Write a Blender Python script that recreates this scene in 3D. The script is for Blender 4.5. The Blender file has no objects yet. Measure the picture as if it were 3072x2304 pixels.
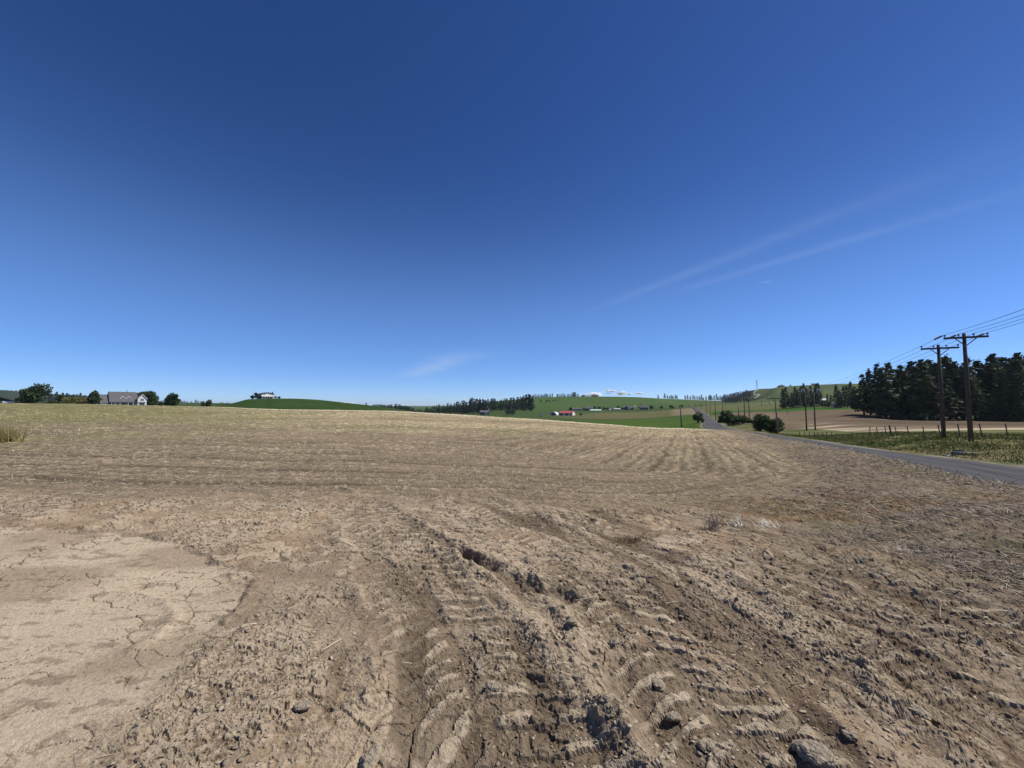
import bpy, bmesh, math, random
import numpy as np

# ------------------------------------------------------------------ camera, world, sun, exposure
S = bpy.context.scene
C = S.collection
R = math.radians
EYE = 1.6
PITCH = R(3.2)
F = 1154.0                                   # focal length in pixels of a 3072 wide frame
cam_d = bpy.data.cameras.new('camera')
cam = bpy.data.objects.new('camera', cam_d)
C.objects.link(cam)
cam_d.sensor_width = 36
cam_d.lens = 36 * F / 3072
cam_d.clip_start = 0.05
cam_d.clip_end = 60000
cam.location = (0, 0, EYE)
cam.rotation_euler = (R(90) + PITCH, 0, 0)
S.camera = cam

SUN_AZ, SUN_EL = 79, 52                      # degrees right of the view direction, above the horizon
sd = bpy.data.lights.new('sun', 'SUN')
sd.energy = 5.0
sd.angle = R(0.53)
sd.color = (1.0, 0.965, 0.91)
sun = bpy.data.objects.new('sun', sd)
C.objects.link(sun)
# a sun lamp shines along its local -Z: aim it exactly
import mathutils
sv = mathutils.Vector((math.sin(R(SUN_AZ)) * math.cos(R(SUN_EL)), math.cos(R(SUN_AZ)) * math.cos(R(SUN_EL)), math.sin(R(SUN_EL))))
sun.rotation_euler = sv.to_track_quat('Z', 'Y').to_euler()

W = bpy.data.worlds.new('World')
S.world = W
W.use_nodes = True
nt = W.node_tree
nt.nodes.clear()
def wn(t, **k):
    n = nt.nodes.new(t)
    for a, b in k.items():
        setattr(n, a, b)
    return n
def wl(a, b): nt.links.new(a, b)
def wmath(op, a, b=None, c=None):
    n = wn('ShaderNodeMath', operation=op)
    for i, x in enumerate((a, b, c)):
        if x is None: continue
        if isinstance(x, (int, float)): n.inputs[i].default_value = x
        else: wl(x, n.inputs[i])
    return n.outputs[0]
sky = wn('ShaderNodeTexSky', sky_type='NISHITA')
sky.sun_disc = False
sky.sun_elevation = R(SUN_EL)
sky.sun_rotation = R(SUN_AZ)
sky.altitude = 700
sky.air_density = 0.6
sky.dust_density = 0.1
sky.ozone_density = 1.5
gam = wn('ShaderNodeGamma'); gam.inputs[1].default_value = 1.02
wl(sky.outputs[0], gam.inputs[0])
hs = wn('ShaderNodeHueSaturation')
hs.inputs['Hue'].default_value = 0.507
hs.inputs['Saturation'].default_value = 1.14
tint = wn('ShaderNodeMixRGB'); tint.blend_type = 'MULTIPLY'; tint.inputs[0].default_value = 1.0
tint.inputs[2].default_value = (0.83, 0.975, 1.20, 1)
wl(gam.outputs[0], tint.inputs[1]); wl(tint.outputs[0], hs.inputs['Color'])
# thin cirrus: streaks on a high flat layer
tc = wn('ShaderNodeTexCoord')
sep = wn('ShaderNodeSeparateXYZ'); wl(tc.outputs['Generated'], sep.inputs[0])
zc = wmath('MAXIMUM', sep.outputs[2], 0.02)
px_ = wmath('DIVIDE', sep.outputs[0], zc)
py_ = wmath('DIVIDE', sep.outputs[1], zc)
comb = wn('ShaderNodeCombineXYZ'); wl(px_, comb.inputs[0]); wl(py_, comb.inputs[1])
wob = wn('ShaderNodeTexNoise'); wob.inputs['Scale'].default_value = 0.9; wob.inputs['Detail'].default_value = 4
wl(comb.outputs[0], wob.inputs['Vector'])
cir = None
def dirplane(u, v):
    a = (u - 1536) / F; b = (1152 - v) / F
    y = math.cos(PITCH) - b * math.sin(PITCH); z = math.sin(PITCH) + b * math.cos(PITCH)
    return a / z, y / z
for (u0, v0, u1, v1, wd, amp) in ((1780, 930, 2780, 535, 0.075, 0.24), (2010, 880, 3072, 565, 0.075, 0.24), (1225, 1130, 1400, 1062, 0.42, 0.95), (2285, 850, 2312, 842, 0.02, 0.7)):
    (ax, ay), (bx, by) = dirplane(u0, v0), dirplane(u1, v1)
    L = math.hypot(bx - ax, by - ay); tx, ty = (bx - ax) / L, (by - ay) / L
    rx = wmath('SUBTRACT', px_, ax); ry = wmath('SUBTRACT', py_, ay)
    t = wmath('ADD', wmath('MULTIPLY', rx, tx), wmath('MULTIPLY', ry, ty))
    d = wmath('SUBTRACT', wmath('MULTIPLY', rx, ty), wmath('MULTIPLY', ry, tx))
    d = wmath('ADD', d, wmath('MULTIPLY', wmath('SUBTRACT', wob.outputs[0], 0.5), wd * 2.2))
    tn = wmath('DIVIDE', t, L)
    bell = wmath('MAXIMUM', wmath('SUBTRACT', 1.0, wmath('POWER', wmath('MULTIPLY', wmath('ABSOLUTE', wmath('SUBTRACT', tn, 0.5)), 1.6), 2.0)), 0.0)
    dn = wmath('DIVIDE', d, wd)
    g = wmath('POWER', 2.718, wmath('MULTIPLY', wmath('MULTIPLY', dn, dn), -1.0))
    s = wmath('MULTIPLY', wmath('MULTIPLY', g, bell), amp)
    cir = s if cir is None else wmath('ADD', cir, s)
fine = wn('ShaderNodeTexNoise'); fine.inputs['Scale'].default_value = 5.0; fine.inputs['Detail'].default_value = 6
mp = wn('ShaderNodeMapping'); mp.inputs['Rotation'].default_value = (0, 0, R(25)); mp.inputs['Scale'].default_value = (0.35, 1.6, 1)
wl(comb.outputs[0], mp.inputs[0]); wl(mp.outputs[0], fine.inputs['Vector'])
cf = wmath('MULTIPLY', cir, wmath('ADD', wmath('MULTIPLY', fine.outputs[0], 0.5), 0.02))
cf = wmath('MINIMUM', cf, 0.8)
# thin bluish air low in the sky, the same all round
el_ = wmath('DIVIDE', wmath('SUBTRACT', sep.outputs[2], 0.165), 0.150)
belt = wmath('POWER', 2.718, wmath('MULTIPLY', wmath('MULTIPLY', el_, el_), -0.5))
air = wn('ShaderNodeMixRGB'); air.blend_type = 'ADD'
wl(belt, air.inputs[0]); wl(hs.outputs[0], air.inputs[1]); air.inputs[2].default_value = (0.58, 1.08, 1.72, 1)
mixc = wn('ShaderNodeMixRGB'); mixc.blend_type = 'MIX'
wl(cf, mixc.inputs[0]); wl(air.outputs[0], mixc.inputs[1]); mixc.inputs[2].default_value = (6.0, 7.4, 9.0, 1)
bg = wn('ShaderNodeBackground'); bg.inputs[1].default_value = 0.082
wl(mixc.outputs[0], bg.inputs[0])
wo = wn('ShaderNodeOutputWorld'); wl(bg.outputs[0], wo.inputs[0])
S.view_settings.view_transform = 'Standard'
S.view_settings.look = 'None'
S.view_settings.exposure = 0.22
S.view_settings.gamma = 1.0

# ------------------------------------------------------------------ helpers
rng = np.random.default_rng(7)
rnd = random.Random(11)

def hsh(ix, iy, seed):
    h = (ix.astype(np.int64) * 374761393 + iy.astype(np.int64) * 668265263 + seed * 1442695041) & 0xFFFFFFFF
    h = ((h ^ (h >> 13)) * 1274126177) & 0xFFFFFFFF
    h = ((h ^ (h >> 16)) * 2246822519) & 0xFFFFFFFF
    h = h ^ (h >> 13)
    return (h & 0xFFFFFF).astype(np.float64) / 16777216.0

def vn(x, y, seed=0):
    """smooth value noise, 0..1"""
    ix = np.floor(x); iy = np.floor(y)
    fx = x - ix; fy = y - iy
    fx = fx * fx * fx * (fx * (fx * 6 - 15) + 10); fy = fy * fy * fy * (fy * (fy * 6 - 15) + 10)
    a = hsh(ix, iy, seed); b = hsh(ix + 1, iy, seed); c = hsh(ix, iy + 1, seed); d = hsh(ix + 1, iy + 1, seed)
    return (a + (b - a) * fx) * (1 - fy) + (c + (d - c) * fx) * fy

def fbm(x, y, seed=0, oct=4, gain=0.5):
    s = 0; a = 1; t = 0
    for k in range(oct):
        s = s + a * vn(x, y, seed + k * 17); t += a
        x, y = x * 1.93 + y * 0.37 + 3.1, y * 1.93 - x * 0.37 + 7.7
        a *= gain
    return s / t

def worley(x, y, seed=0):
    ix = np.floor(x); iy = np.floor(y)
    f1 = np.full(x.shape, 9.0); f2 = np.full(x.shape, 9.0)
    cid = np.zeros(x.shape); vx = np.zeros(x.shape); vy = np.zeros(x.shape)
    for dx in (-1, 0, 1):
        for dy in (-1, 0, 1):
            cx = ix + dx; cy = iy + dy
            jx = cx + hsh(cx, cy, seed + 1); jy = cy + hsh(cx, cy, seed + 2)
            d = np.hypot(x - jx, y - jy)
            closer = d < f1
            f2 = np.where(closer, f1, np.minimum(f2, d))
            f1 = np.where(closer, d, f1)
            cid = np.where(closer, hsh(cx, cy, seed + 3), cid)
            vx = np.where(closer, x - jx, vx); vy = np.where(closer, y - jy, vy)
    return f1, f2, cid, vx, vy

def sst(a, b, x):
    t = np.clip((x - a) / (b - a), 0, 1)
    return t * t * (3 - 2 * t)

def pchip(xk, yk, x):
    xk = np.asarray(xk, float); yk = np.asarray(yk, float)
    h = np.diff(xk); dl = np.diff(yk) / h
    m = np.zeros(len(xk))
    for i in range(1, len(xk) - 1):
        if dl[i - 1] * dl[i] > 0:
            w1 = 2 * h[i] + h[i - 1]; w2 = h[i] + 2 * h[i - 1]
            m[i] = (w1 + w2) / (w1 / dl[i - 1] + w2 / dl[i])
    m[0] = dl[0]; m[-1] = dl[-1]
    x = np.clip(np.asarray(x, float), xk[0], xk[-1])
    i = np.clip(np.searchsorted(xk, x) - 1, 0, len(h) - 1)
    t = (x - xk[i]) / h[i]
    return ((1 + 2 * t) * (1 - t) ** 2 * yk[i] + t * (1 - t) ** 2 * h[i] * m[i]
            + t * t * (3 - 2 * t) * yk[i + 1] + t * t * (t - 1) * h[i] * m[i + 1])

def slope_of(v):                      # height over distance of a line of sight, per unit of forward distance
    return math.tan(PITCH + math.atan((1152 - v) / F))
def zat(Y, v): return EYE + Y * slope_of(v)
def xat(u, Y, z=0.0):
    c = Y * math.cos(PITCH) + (z - EYE) * math.sin(PITCH)
    return (u - 1536) / F * c
def ground_pt(u, v, z=0.0):           # where a line of sight meets flat ground near the camera
    Y = (z - EYE) / slope_of(v)
    return xat(u, Y, z), Y

def mesh_obj(name, verts, faces, mat=None, parent=None, smooth=False, col=None, cols=None):
    me = bpy.data.meshes.new(name)
    if isinstance(verts, np.ndarray) and isinstance(faces, np.ndarray):
        k = faces.shape[1]
        me.vertices.add(len(verts)); me.vertices.foreach_set('co', verts.astype(np.float32).ravel())
        me.loops.add(faces.size); me.loops.foreach_set('vertex_index', faces.astype(np.int32).ravel())
        me.polygons.add(len(faces))
        me.polygons.foreach_set('loop_start', np.arange(0, faces.size, k, dtype=np.int32))
        me.polygons.foreach_set('loop_total', np.full(len(faces), k, dtype=np.int32))
        me.update(calc_edges=True)
    else:
        me.from_pydata([tuple(v) for v in verts], [], [tuple(f) for f in faces])
    if cols is not None:
        at = me.attributes.new('Col', 'FLOAT_COLOR', 'POINT')
        a = np.ones((len(verts), 4), np.float32); a[:, :3] = cols
        at.data.foreach_set('color', a.ravel())
    if smooth:
        me.polygons.foreach_set('use_smooth', np.ones(len(me.polygons), dtype=bool))
    if mat: me.materials.append(mat)
    o = bpy.data.objects.new(name, me)
    C.objects.link(o)
    if parent is not None: o.parent = parent
    return o

def empty(name, loc, rz=0.0):
    o = bpy.data.objects.new(name, None)
    o.empty_display_size = 0.3
    o.location = loc; o.rotation_euler = (0, 0, rz)
    C.objects.link(o)
    return o

def tag(o, label=None, cat=None, group=None, kind=None):
    if label: o['label'] = label
    if cat: o['category'] = cat
    if group: o['group'] = group
    if kind: o['kind'] = kind
    return o

def copy_tree(o, parent=None):
    c = o.copy(); C.objects.link(c)
    c.parent = parent
    for ch in list(o.children): copy_tree(ch, c)
    return c

class MB:
    """collects simple shapes into one mesh"""
    def __init__(s): s.v = []; s.f = []
    def add(s, vs, fs):
        n = len(s.v); s.v += [tuple(p) for p in vs]; s.f += [tuple(n + i for i in f) for f in fs]; return s
    def box(s, x0, x1, y0, y1, z0, z1):
        return s.add([(x0, y0, z0), (x1, y0, z0), (x1, y1, z0), (x0, y1, z0), (x0, y0, z1), (x1, y0, z1), (x1, y1, z1), (x0, y1, z1)],
                     [(3, 2, 1, 0), (4, 5, 6, 7), (0, 1, 5, 4), (1, 2, 6, 5), (2, 3, 7, 6), (3, 0, 4, 7)])
    def tube(s, pts, rad, seg=8, cap=True):
        pts = [mathutils.Vector(p) for p in pts]
        if not isinstance(rad, (list, tuple)): rad = [rad] * len(pts)
        n0 = len(s.v)
        for i, p in enumerate(pts):
            t = (pts[min(i + 1, len(pts) - 1)] - pts[max(i - 1, 0)]).normalized()
            a = t.cross(mathutils.Vector((0, 0, 1)))
            if a.length < 1e-3: a = mathutils.Vector((1, 0, 0))
            a.normalize(); b = t.cross(a).normalized()
            for k in range(seg):
                an = 2 * math.pi * k / seg
                s.v.append(tuple(p + (a * math.cos(an) + b * math.sin(an)) * rad[i]))
        for i in range(len(pts) - 1):
            for k in range(seg):
                k2 = (k + 1) % seg
                s.f.append((n0 + i * seg + k, n0 + i * seg + k2, n0 + (i + 1) * seg + k2, n0 + (i + 1) * seg + k))
        if cap:
            s.f.append(tuple(n0 + k for k in reversed(range(seg))))
            s.f.append(tuple(n0 + (len(pts) - 1) * seg + k for k in range(seg)))
        return s
    def prism(s, poly, y0, y1):        # polygon in x,z pushed along y
        n = len(poly)
        vs = [(x, y0, z) for x, z in poly] + [(x, y1, z) for x, z in poly]
        fs = [tuple(range(n)), tuple(reversed(range(n, 2 * n)))] + [(i, i + n, (i + 1) % n + n, (i + 1) % n) for i in range(n)]
        return s.add(vs, fs)
    def build(s, name, mat, parent=None, smooth=False):
        return mesh_obj(name, s.v, s.f, mat, parent, smooth)

# ------------------------------------------------------------------ materials
MATS = {}
def material(name, col, rough=0.9, var=0.25, scale=3.0, bump=0.0, bscale=20.0, spec=0.2, trans=0.0, rnd_amt=0.0, stretch=None, metal=0.0):
    m = bpy.data.materials.new(name); m.use_nodes = True
    t = m.node_tree; b = t.nodes['Principled BSDF']
    b.inputs['Roughness'].default_value = rough
    b.inputs['Specular IOR Level'].default_value = spec
    b.inputs['Metallic'].default_value = metal
    tcn = t.nodes.new('ShaderNodeTexCoord')
    vec = tcn.outputs['Object']
    if stretch:
        mpn = t.nodes.new('ShaderNodeMapping'); mpn.inputs['Scale'].default_value = stretch
        t.links.new(vec, mpn.inputs[0]); vec = mpn.outputs[0]
    ns = t.nodes.new('ShaderNodeTexNoise'); ns.inputs['Scale'].default_value = scale; ns.inputs['Detail'].default_value = 6
    ns.inputs['Roughness'].default_value = 0.65
    t.links.new(vec, ns.inputs['Vector'])
    mr = t.nodes.new('ShaderNodeMapRange')
    mr.inputs[1].default_value = 0.25; mr.inputs[2].default_value = 0.75
    mr.inputs[3].default_value = 1 - var; mr.inputs[4].default_value = 1 + var
    t.links.new(ns.outputs[0], mr.inputs[0])
    val = mr.outputs[0]
    if rnd_amt:
        oi = t.nodes.new('ShaderNodeObjectInfo')
        mr2 = t.nodes.new('ShaderNodeMapRange'); mr2.inputs[3].default_value = 1 - rnd_amt; mr2.inputs[4].default_value = 1 + rnd_amt
        t.links.new(oi.outputs['Random'], mr2.inputs[0])
        mu = t.nodes.new('ShaderNodeMath'); mu.operation = 'MULTIPLY'
        t.links.new(val, mu.inputs[0]); t.links.new(mr2.outputs[0], mu.inputs[1]); val = mu.outputs[0]
    vm = t.nodes.new('ShaderNodeVectorMath'); vm.operation = 'SCALE'
    vm.inputs[0].default_value = col
    t.links.new(val, vm.inputs['Scale'])
    t.links.new(vm.outputs[0], b.inputs['Base Color'])
    if bump:
        n2 = t.nodes.new('ShaderNodeTexNoise'); n2.inputs['Scale'].default_value = bscale; n2.inputs['Detail'].default_value = 5
        t.links.new(vec, n2.inputs['Vector'])
        bp = t.nodes.new('ShaderNodeBump'); bp.inputs['Strength'].default_value = 1.0; bp.inputs['Distance'].default_value = bump
        t.links.new(n2.outputs[0], bp.inputs['Height']); t.links.new(bp.outputs[0], b.inputs['Normal'])
    if trans:
        tr = t.nodes.new('ShaderNodeBsdfTranslucent'); t.links.new(vm.outputs[0], tr.inputs[0])
        ms = t.nodes.new('ShaderNodeMixShader'); ms.inputs[0].default_value = trans
        t.links.new(b.outputs[0], ms.inputs[1]); t.links.new(tr.outputs[0], ms.inputs[2])
        t.links.new(ms.outputs[0], t.nodes['Material Output'].inputs[0])
    MATS[name] = m
    return m

def vcol_material(name, rough=0.95, bump=0.006, scales=(28.0, 110.0), var=0.3, trans=0.0):
    m = bpy.data.materials.new(name); m.use_nodes = True
    t = m.node_tree; b = t.nodes['Principled BSDF']
    b.inputs['Roughness'].default_value = rough; b.inputs['Specular IOR Level'].default_value = 0.0
    at = t.nodes.new('ShaderNodeAttribute'); at.attribute_name = 'Col'
    tcn = t.nodes.new('ShaderNodeTexCoord')
    n1 = t.nodes.new('ShaderNodeTexNoise'); n1.inputs['Scale'].default_value = scales[0]; n1.inputs['Detail'].default_value = 8; n1.inputs['Roughness'].default_value = 0.7
    n2 = t.nodes.new('ShaderNodeTexNoise'); n2.inputs['Scale'].default_value = scales[1]; n2.inputs['Detail'].default_value = 4
    t.links.new(tcn.outputs['Object'], n1.inputs['Vector']); t.links.new(tcn.outputs['Object'], n2.inputs['Vector'])
    mr = t.nodes.new('ShaderNodeMapRange'); mr.inputs[1].default_value = 0.3; mr.inputs[2].default_value = 0.7
    mr.inputs[3].default_value = 1 - var; mr.inputs[4].default_value = 1 + var
    t.links.new(n1.outputs[0], mr.inputs[0])
    vm = t.nodes.new('ShaderNodeVectorMath'); vm.operation = 'SCALE'
    t.links.new(at.outputs['Color'], vm.inputs[0]); t.links.new(mr.outputs[0], vm.inputs['Scale'])
    t.links.new(vm.outputs[0], b.inputs['Base Color'])
    if bump:
        ad = t.nodes.new('ShaderNodeMath'); ad.operation = 'ADD'
        t.links.new(n1.outputs[0], ad.inputs[0])
        m5 = t.nodes.new('ShaderNodeMath'); m5.operation = 'MULTIPLY'; m5.inputs[1].default_value = 0.35
        t.links.new(n2.outputs[0], m5.inputs[0]); t.links.new(m5.outputs[0], ad.inputs[1])
        bp = t.nodes.new('ShaderNodeBump'); bp.inputs['Strength'].default_value = 1.0; bp.inputs['Distance'].default_value = bump
        t.links.new(ad.outputs[0], bp.inputs['Height']); t.links.new(bp.outputs[0], b.inputs['Normal'])
    if trans:
        tr = t.nodes.new('ShaderNodeBsdfTranslucent'); t.links.new(vm.outputs[0], tr.inputs[0])
        ms = t.nodes.new('ShaderNodeMixShader'); ms.inputs[0].default_value = trans
        t.links.new(b.outputs[0], ms.inputs[1]); t.links.new(tr.outputs[0], ms.inputs[2])
        t.links.new(ms.outputs[0], t.nodes['Material Output'].inputs[0])
    return m

# ------------------------------------------------------------------ terrain: surveyed profiles along lines of sight
# each profile: picture column, list of (forward distance, picture row) or (forward distance, None, height)
def Z(Y, z): return (Y, None, z)
PROF = [
 (-900, [(100, 1206), Z(140, 1.4), Z(220, 1.7), Z(500, 6), Z(1000, 16), (1800, 1168), Z(2600, 70)]),
 (0,    [(100, 1208), Z(140, 1.2), Z(220, 1.3), Z(500, 5), Z(1000, 15), (1800, 1172), Z(2600, 60)]),
 (120,  [(99, 1210), Z(140, 1.1), Z(220, 1.2), Z(500, 4), Z(1000, 13), (1800, 1182), Z(2600, 45)]),
 (250,  [(98, 1212), Z(140, 1.0), Z(220, 0.9), Z(500, 4), Z(1000, 12), (1800, 1188), Z(2600, 36)]),
 (430,  [(95, 1216), Z(140, 0.6), Z(220, 0.6), Z(500, 2), (1500, 1206), Z(2600, 14)]),
 (560,  [(92, 1219), Z(150, 0.3), Z(300, 0), (500, 1215), (1200, 1208), Z(2600, 12)]),
 (690,  [(89, 1222), Z(200, -1), (400, 1214), (480, 1210.5), Z(700, 2), (1500, 1210), Z(2600, 10)]),
 (750,  [(88, 1225.5), Z(200, -1), (350, 1213), (440, 1197.5), Z(520, 8), Z(800, 0), Z(2600, 5)]),
 (860,  [(86, 1229), Z(200, -1), (340, 1216), (440, 1195.5), Z(540, 8), Z(800, 0), Z(2600, 5)]),
 (950,  [(85, 1230), Z(200, -1), (340, 1218), (440, 1199), Z(540, 7), Z(800, 0), Z(2600, 2)]),
 (1000, [(84, 1230.5), Z(200, -2), (340, 1220), (440, 1204), Z(540, 5), Z(800, -1), Z(2600, 0)]),
 (1100, [(83, 1232), Z(200, -4), (340, 1228), (440, 1215), Z(540, -3), Z(800, -10), Z(2600, -8)]),
 (1160, [(82, 1233), Z(200, -5), (340, 1233), (440, 1222), Z(540, -6), Z(800, -13), Z(2600, -10)]),
 (1230, [(81, 1236), Z(200, -7), (440, 1233), Z(540, -9), Z(800, -13), Z(2600, -10)]),
 (1300, [(80, 1240), Z(250, -9), (520, 1241), (650, 1239), (900, 1231), Z(1500, -8), Z(2600, -10)]),
 (1420, [(77, 1247), Z(250, -11), (480, 1246), (560, 1243), (700, 1236), (1000, 1214), Z(1400, 2), Z(2600, -10)]),
 (1530, [(74, 1254), Z(230, -12), (450, 1250), (560, 1234), (680, 1221), (1100, 1200), Z(1500, 10), Z(2600, -5)]),
 (1600, [(72, 1257.5), Z(230, -12), (430, 1255), (520, 1243), (640, 1227), (820, 1214), (1250, 1193), Z(1700, 15), Z(2600, -5)]),
 (1700, [(68, 1265), Z(200, -11), (300, 1262), (500, 1247), (650, 1230.5), (1250, 1191), Z(1700, 12), Z(2600, -5)]),
 (1800, [(65, 1272), Z(140, -7.5), (230, 1270), (320, 1260), (500, 1243), (650, 1230.5), (1250, 1190.5), Z(1700, 12), Z(2600, -5)]),
 (1900, [(62, 1280), Z(120, -6.5), (200, 1277), (320, 1258), (480, 1243), (650, 1229.5), (1250, 1192), Z(1700, 12), Z(2600, -5)]),
 (1960, [(60, 1284), Z(110, -5.6), (200, 1277), (330, 1254), (500, 1238), (650, 1227.5), (1250, 1195), Z(1700, 12), Z(2600, -5)]),
 (2045, [(58, 1286), Z(100, -4.9), (160, 1279), (250, 1260), (386, 1240), (520, 1228), (600, 1224), (1000, 1209), (1300, 1198), Z(1700, 12), Z(2600, 0)]),
 (2110, [(50, 1288), (99, 1285), (249, 1255), (386, 1236), (594, 1222), (900, 1212), (1300, 1201), Z(1700, 10), Z(2600, 0)]),
 (2180, [(43, 1289.5), Z(60, -2.9), (110, 1281), (249, 1243), (386, 1231), (600, 1220), (1000, 1209), (1300, 1203), Z(1700, 12), Z(2600, 5)]),
 (2240, [(40, 1293), Z(60, -3.3), (95, 1286), (165, 1252), (280, 1236), (400, 1226), (700, 1213), (1000, 1204), (1150, 1184), (1260, 1174), Z(1600, 40), Z(2600, 20)]),
 (2290, [(33, 1301), Z(60, -3.3), (90, 1290), (165, 1254), (280, 1233), (400, 1222), (700, 1210), (1000, 1190), (1200, 1166), Z(1600, 50), Z(2600, 30)]),
 (2335, [(29, 1310), Z(52, -2.8), (75, 1304), (110, 1284), (200, 1250), (300, 1228), (420, 1217), (800, 1202), (1100, 1162), Z(1500, 55), Z(2600, 30)]),
 (2430, [(21.5, 1322), Z(44, -2.45), (88, 1291), (130, 1268), (250, 1231), (330, 1216), (800, 1195), (1150, 1156), Z(1500, 60), Z(2600, 30)]),
 (2560, [(16, 1345), Z(33, -1.9), (50, 1312), (80, 1290), (110, 1268), (160, 1240), (280, 1221), (800, 1190), (1150, 1152), Z(1500, 60), Z(2600, 30)]),
 (2700, [(12.7, 1372), Z(25.7, -1.45), (45, 1308), (70, 1290), (110, 1268), (140, 1256), (300, 1225), (1150, 1160), Z(1500, 60), Z(2600, 30)]),
 (2850, [(10.2, 1409), Z(20.5, -1.1), (33, 1317), (45, 1303), (75, 1283), (120, 1265), (150, 1258), (300, 1232), (1150, 1170), Z(1500, 50), Z(2600, 30)]),
 (3072, [(7.9, 1451), Z(16.4, -0.95), (28, 1327), (40, 1305), (70, 1283), (120, 1268), (300, 1238), (1150, 1180), Z(1500, 50), Z(2600, 30)]),
 (4200, [Z(5, 0), Z(11, -0.7), Z(24, -1.0), Z(40, -2), Z(70, -3), Z(300, -1), Z(1150, 30), Z(2600, 30)]),
]
LY = np.log(np.geomspace(0.5, 20000, 520))
tab = []
for u, kn in PROF:
    ys = [0.3]; zs = [0.0]
    for i, k in enumerate(kn):
        z = k[2] if k[1] is None else zat(k[0], k[1])
        if i == 0:
            ys += [3.0, k[0] * 0.45]; zs += [0.0, z * 0.36]
        ys.append(k[0]); zs.append(z)
    ys.append(20000); zs.append(zs[-1])
    order = np.argsort(ys); ys = np.array(ys)[order]; zs = np.array(zs)[order]
    tab.append(pchip(np.log(ys), zs, LY))
tab = np.array(tab)
UQ = np.arange(-900, 4201, 6.0)
TAB = np.zeros((len(UQ), len(LY)))
uk = [p[0] for p in PROF]
for j in range(len(LY)): TAB[:, j] = pchip(uk, tab[:, j], UQ)
EDGE_U = [(u, kn[0][0]) for u, kn in PROF]
def crest_dist(u): return np.interp(u, [e[0] for e in EDGE_U], [e[1] for e in EDGE_U])

# road centre line, forward distance -> side position and height
ROAD_Y = [-300, -60, -20, 0, 16, 33, 46, 56, 99, 165, 249, 386, 594, 700, 900]
ROAD_X = [-128, -17, 1.8, 10.9, 18.2, 25.9, 31.8, 36.3, 53.0, 85.0, 126.0, 188.0, 279.5, 326, 414]
ROAD_Z = [1.0, 0.2, -0.15, -0.35, -0.95, -1.85, -2.35, -2.8, -4.2, -5.7, -6.7, -5.1, -0.6, -1.2, -8]
def road_x(y): return pchip(ROAD_Y, ROAD_X, y)
def road_z(y): return pchip(ROAD_Y, ROAD_Z, y)
def road_off(x, y):                    # signed distance from the road centre, right is positive
    sl = (road_x(y + 1.0) - road_x(y - 1.0)) / 2.0
    return (x - road_x(y)) / np.sqrt(1 + sl * sl)
HALF = 3.05

def base_height(x, y):
    x = np.asarray(x, float); y = np.asarray(y, float)
    r = np.hypot(x, y)
    az = np.arctan2(x, y)
    lim_l = math.atan((-900 - 1536) / F); lim_r = math.atan((4200 - 1536) / F)
    a = np.clip(az, lim_l, lim_r)
    u = np.tan(a) * F + 1536
    d = np.maximum(r * np.cos(a), 0.51)
    i = np.clip((u - UQ[0]) / 6.0, 0, len(UQ) - 1.001); i0 = i.astype(int); fi = i - i0
    j = np.clip((np.log(d) - LY[0]) / (LY[1] - LY[0]), 0, len(LY) - 1.001); j0 = j.astype(int); fj = j - j0
    return ((TAB[i0, j0] * (1 - fi) + TAB[i0 + 1, j0] * fi) * (1 - fj) + (TAB[i0, j0 + 1] * (1 - fi) + TAB[i0 + 1, j0 + 1] * fi) * fj)

def height(x, y):
    x = np.asarray(x, float); y = np.asarray(y, float)
    z = base_height(x, y)
    n = road_off(x, y)
    zr = road_z(y) - 0.05 - 0.0015 * np.maximum(y - 60, 0)
    wl_ = 1 - sst(0, 1, (-n - (HALF + 0.15)) / (0.65 + 0.03 * np.maximum(y, 0)))
    wr_ = 1 - sst(0, 1, (n - (HALF + 0.25)) / (2.6 + 0.03 * np.maximum(y, 0)))
    w = np.where(n < 0, wl_, wr_)
    w = w * (1 - sst(720, 860, y)) * sst(-280, -200, y)
    return z * (1 - w) + zr * w
def H(x, y): return float(height(np.array([x]), np.array([y]))[0])
def place(u, Y):                       # ground point on a line of sight at forward distance Y
    x = xat(u, Y, 0.0); z = H(x, Y)
    x = xat(u, Y, z); z = H(x, Y)
    return x, Y, z
def project(x, y, z):
    c = y * math.cos(PITCH) + (z - EYE) * math.sin(PITCH)
    up = -y * math.sin(PITCH) + (z - EYE) * math.cos(PITCH)
    return 1536 + F * x / c, 1152 - F * up / c

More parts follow.
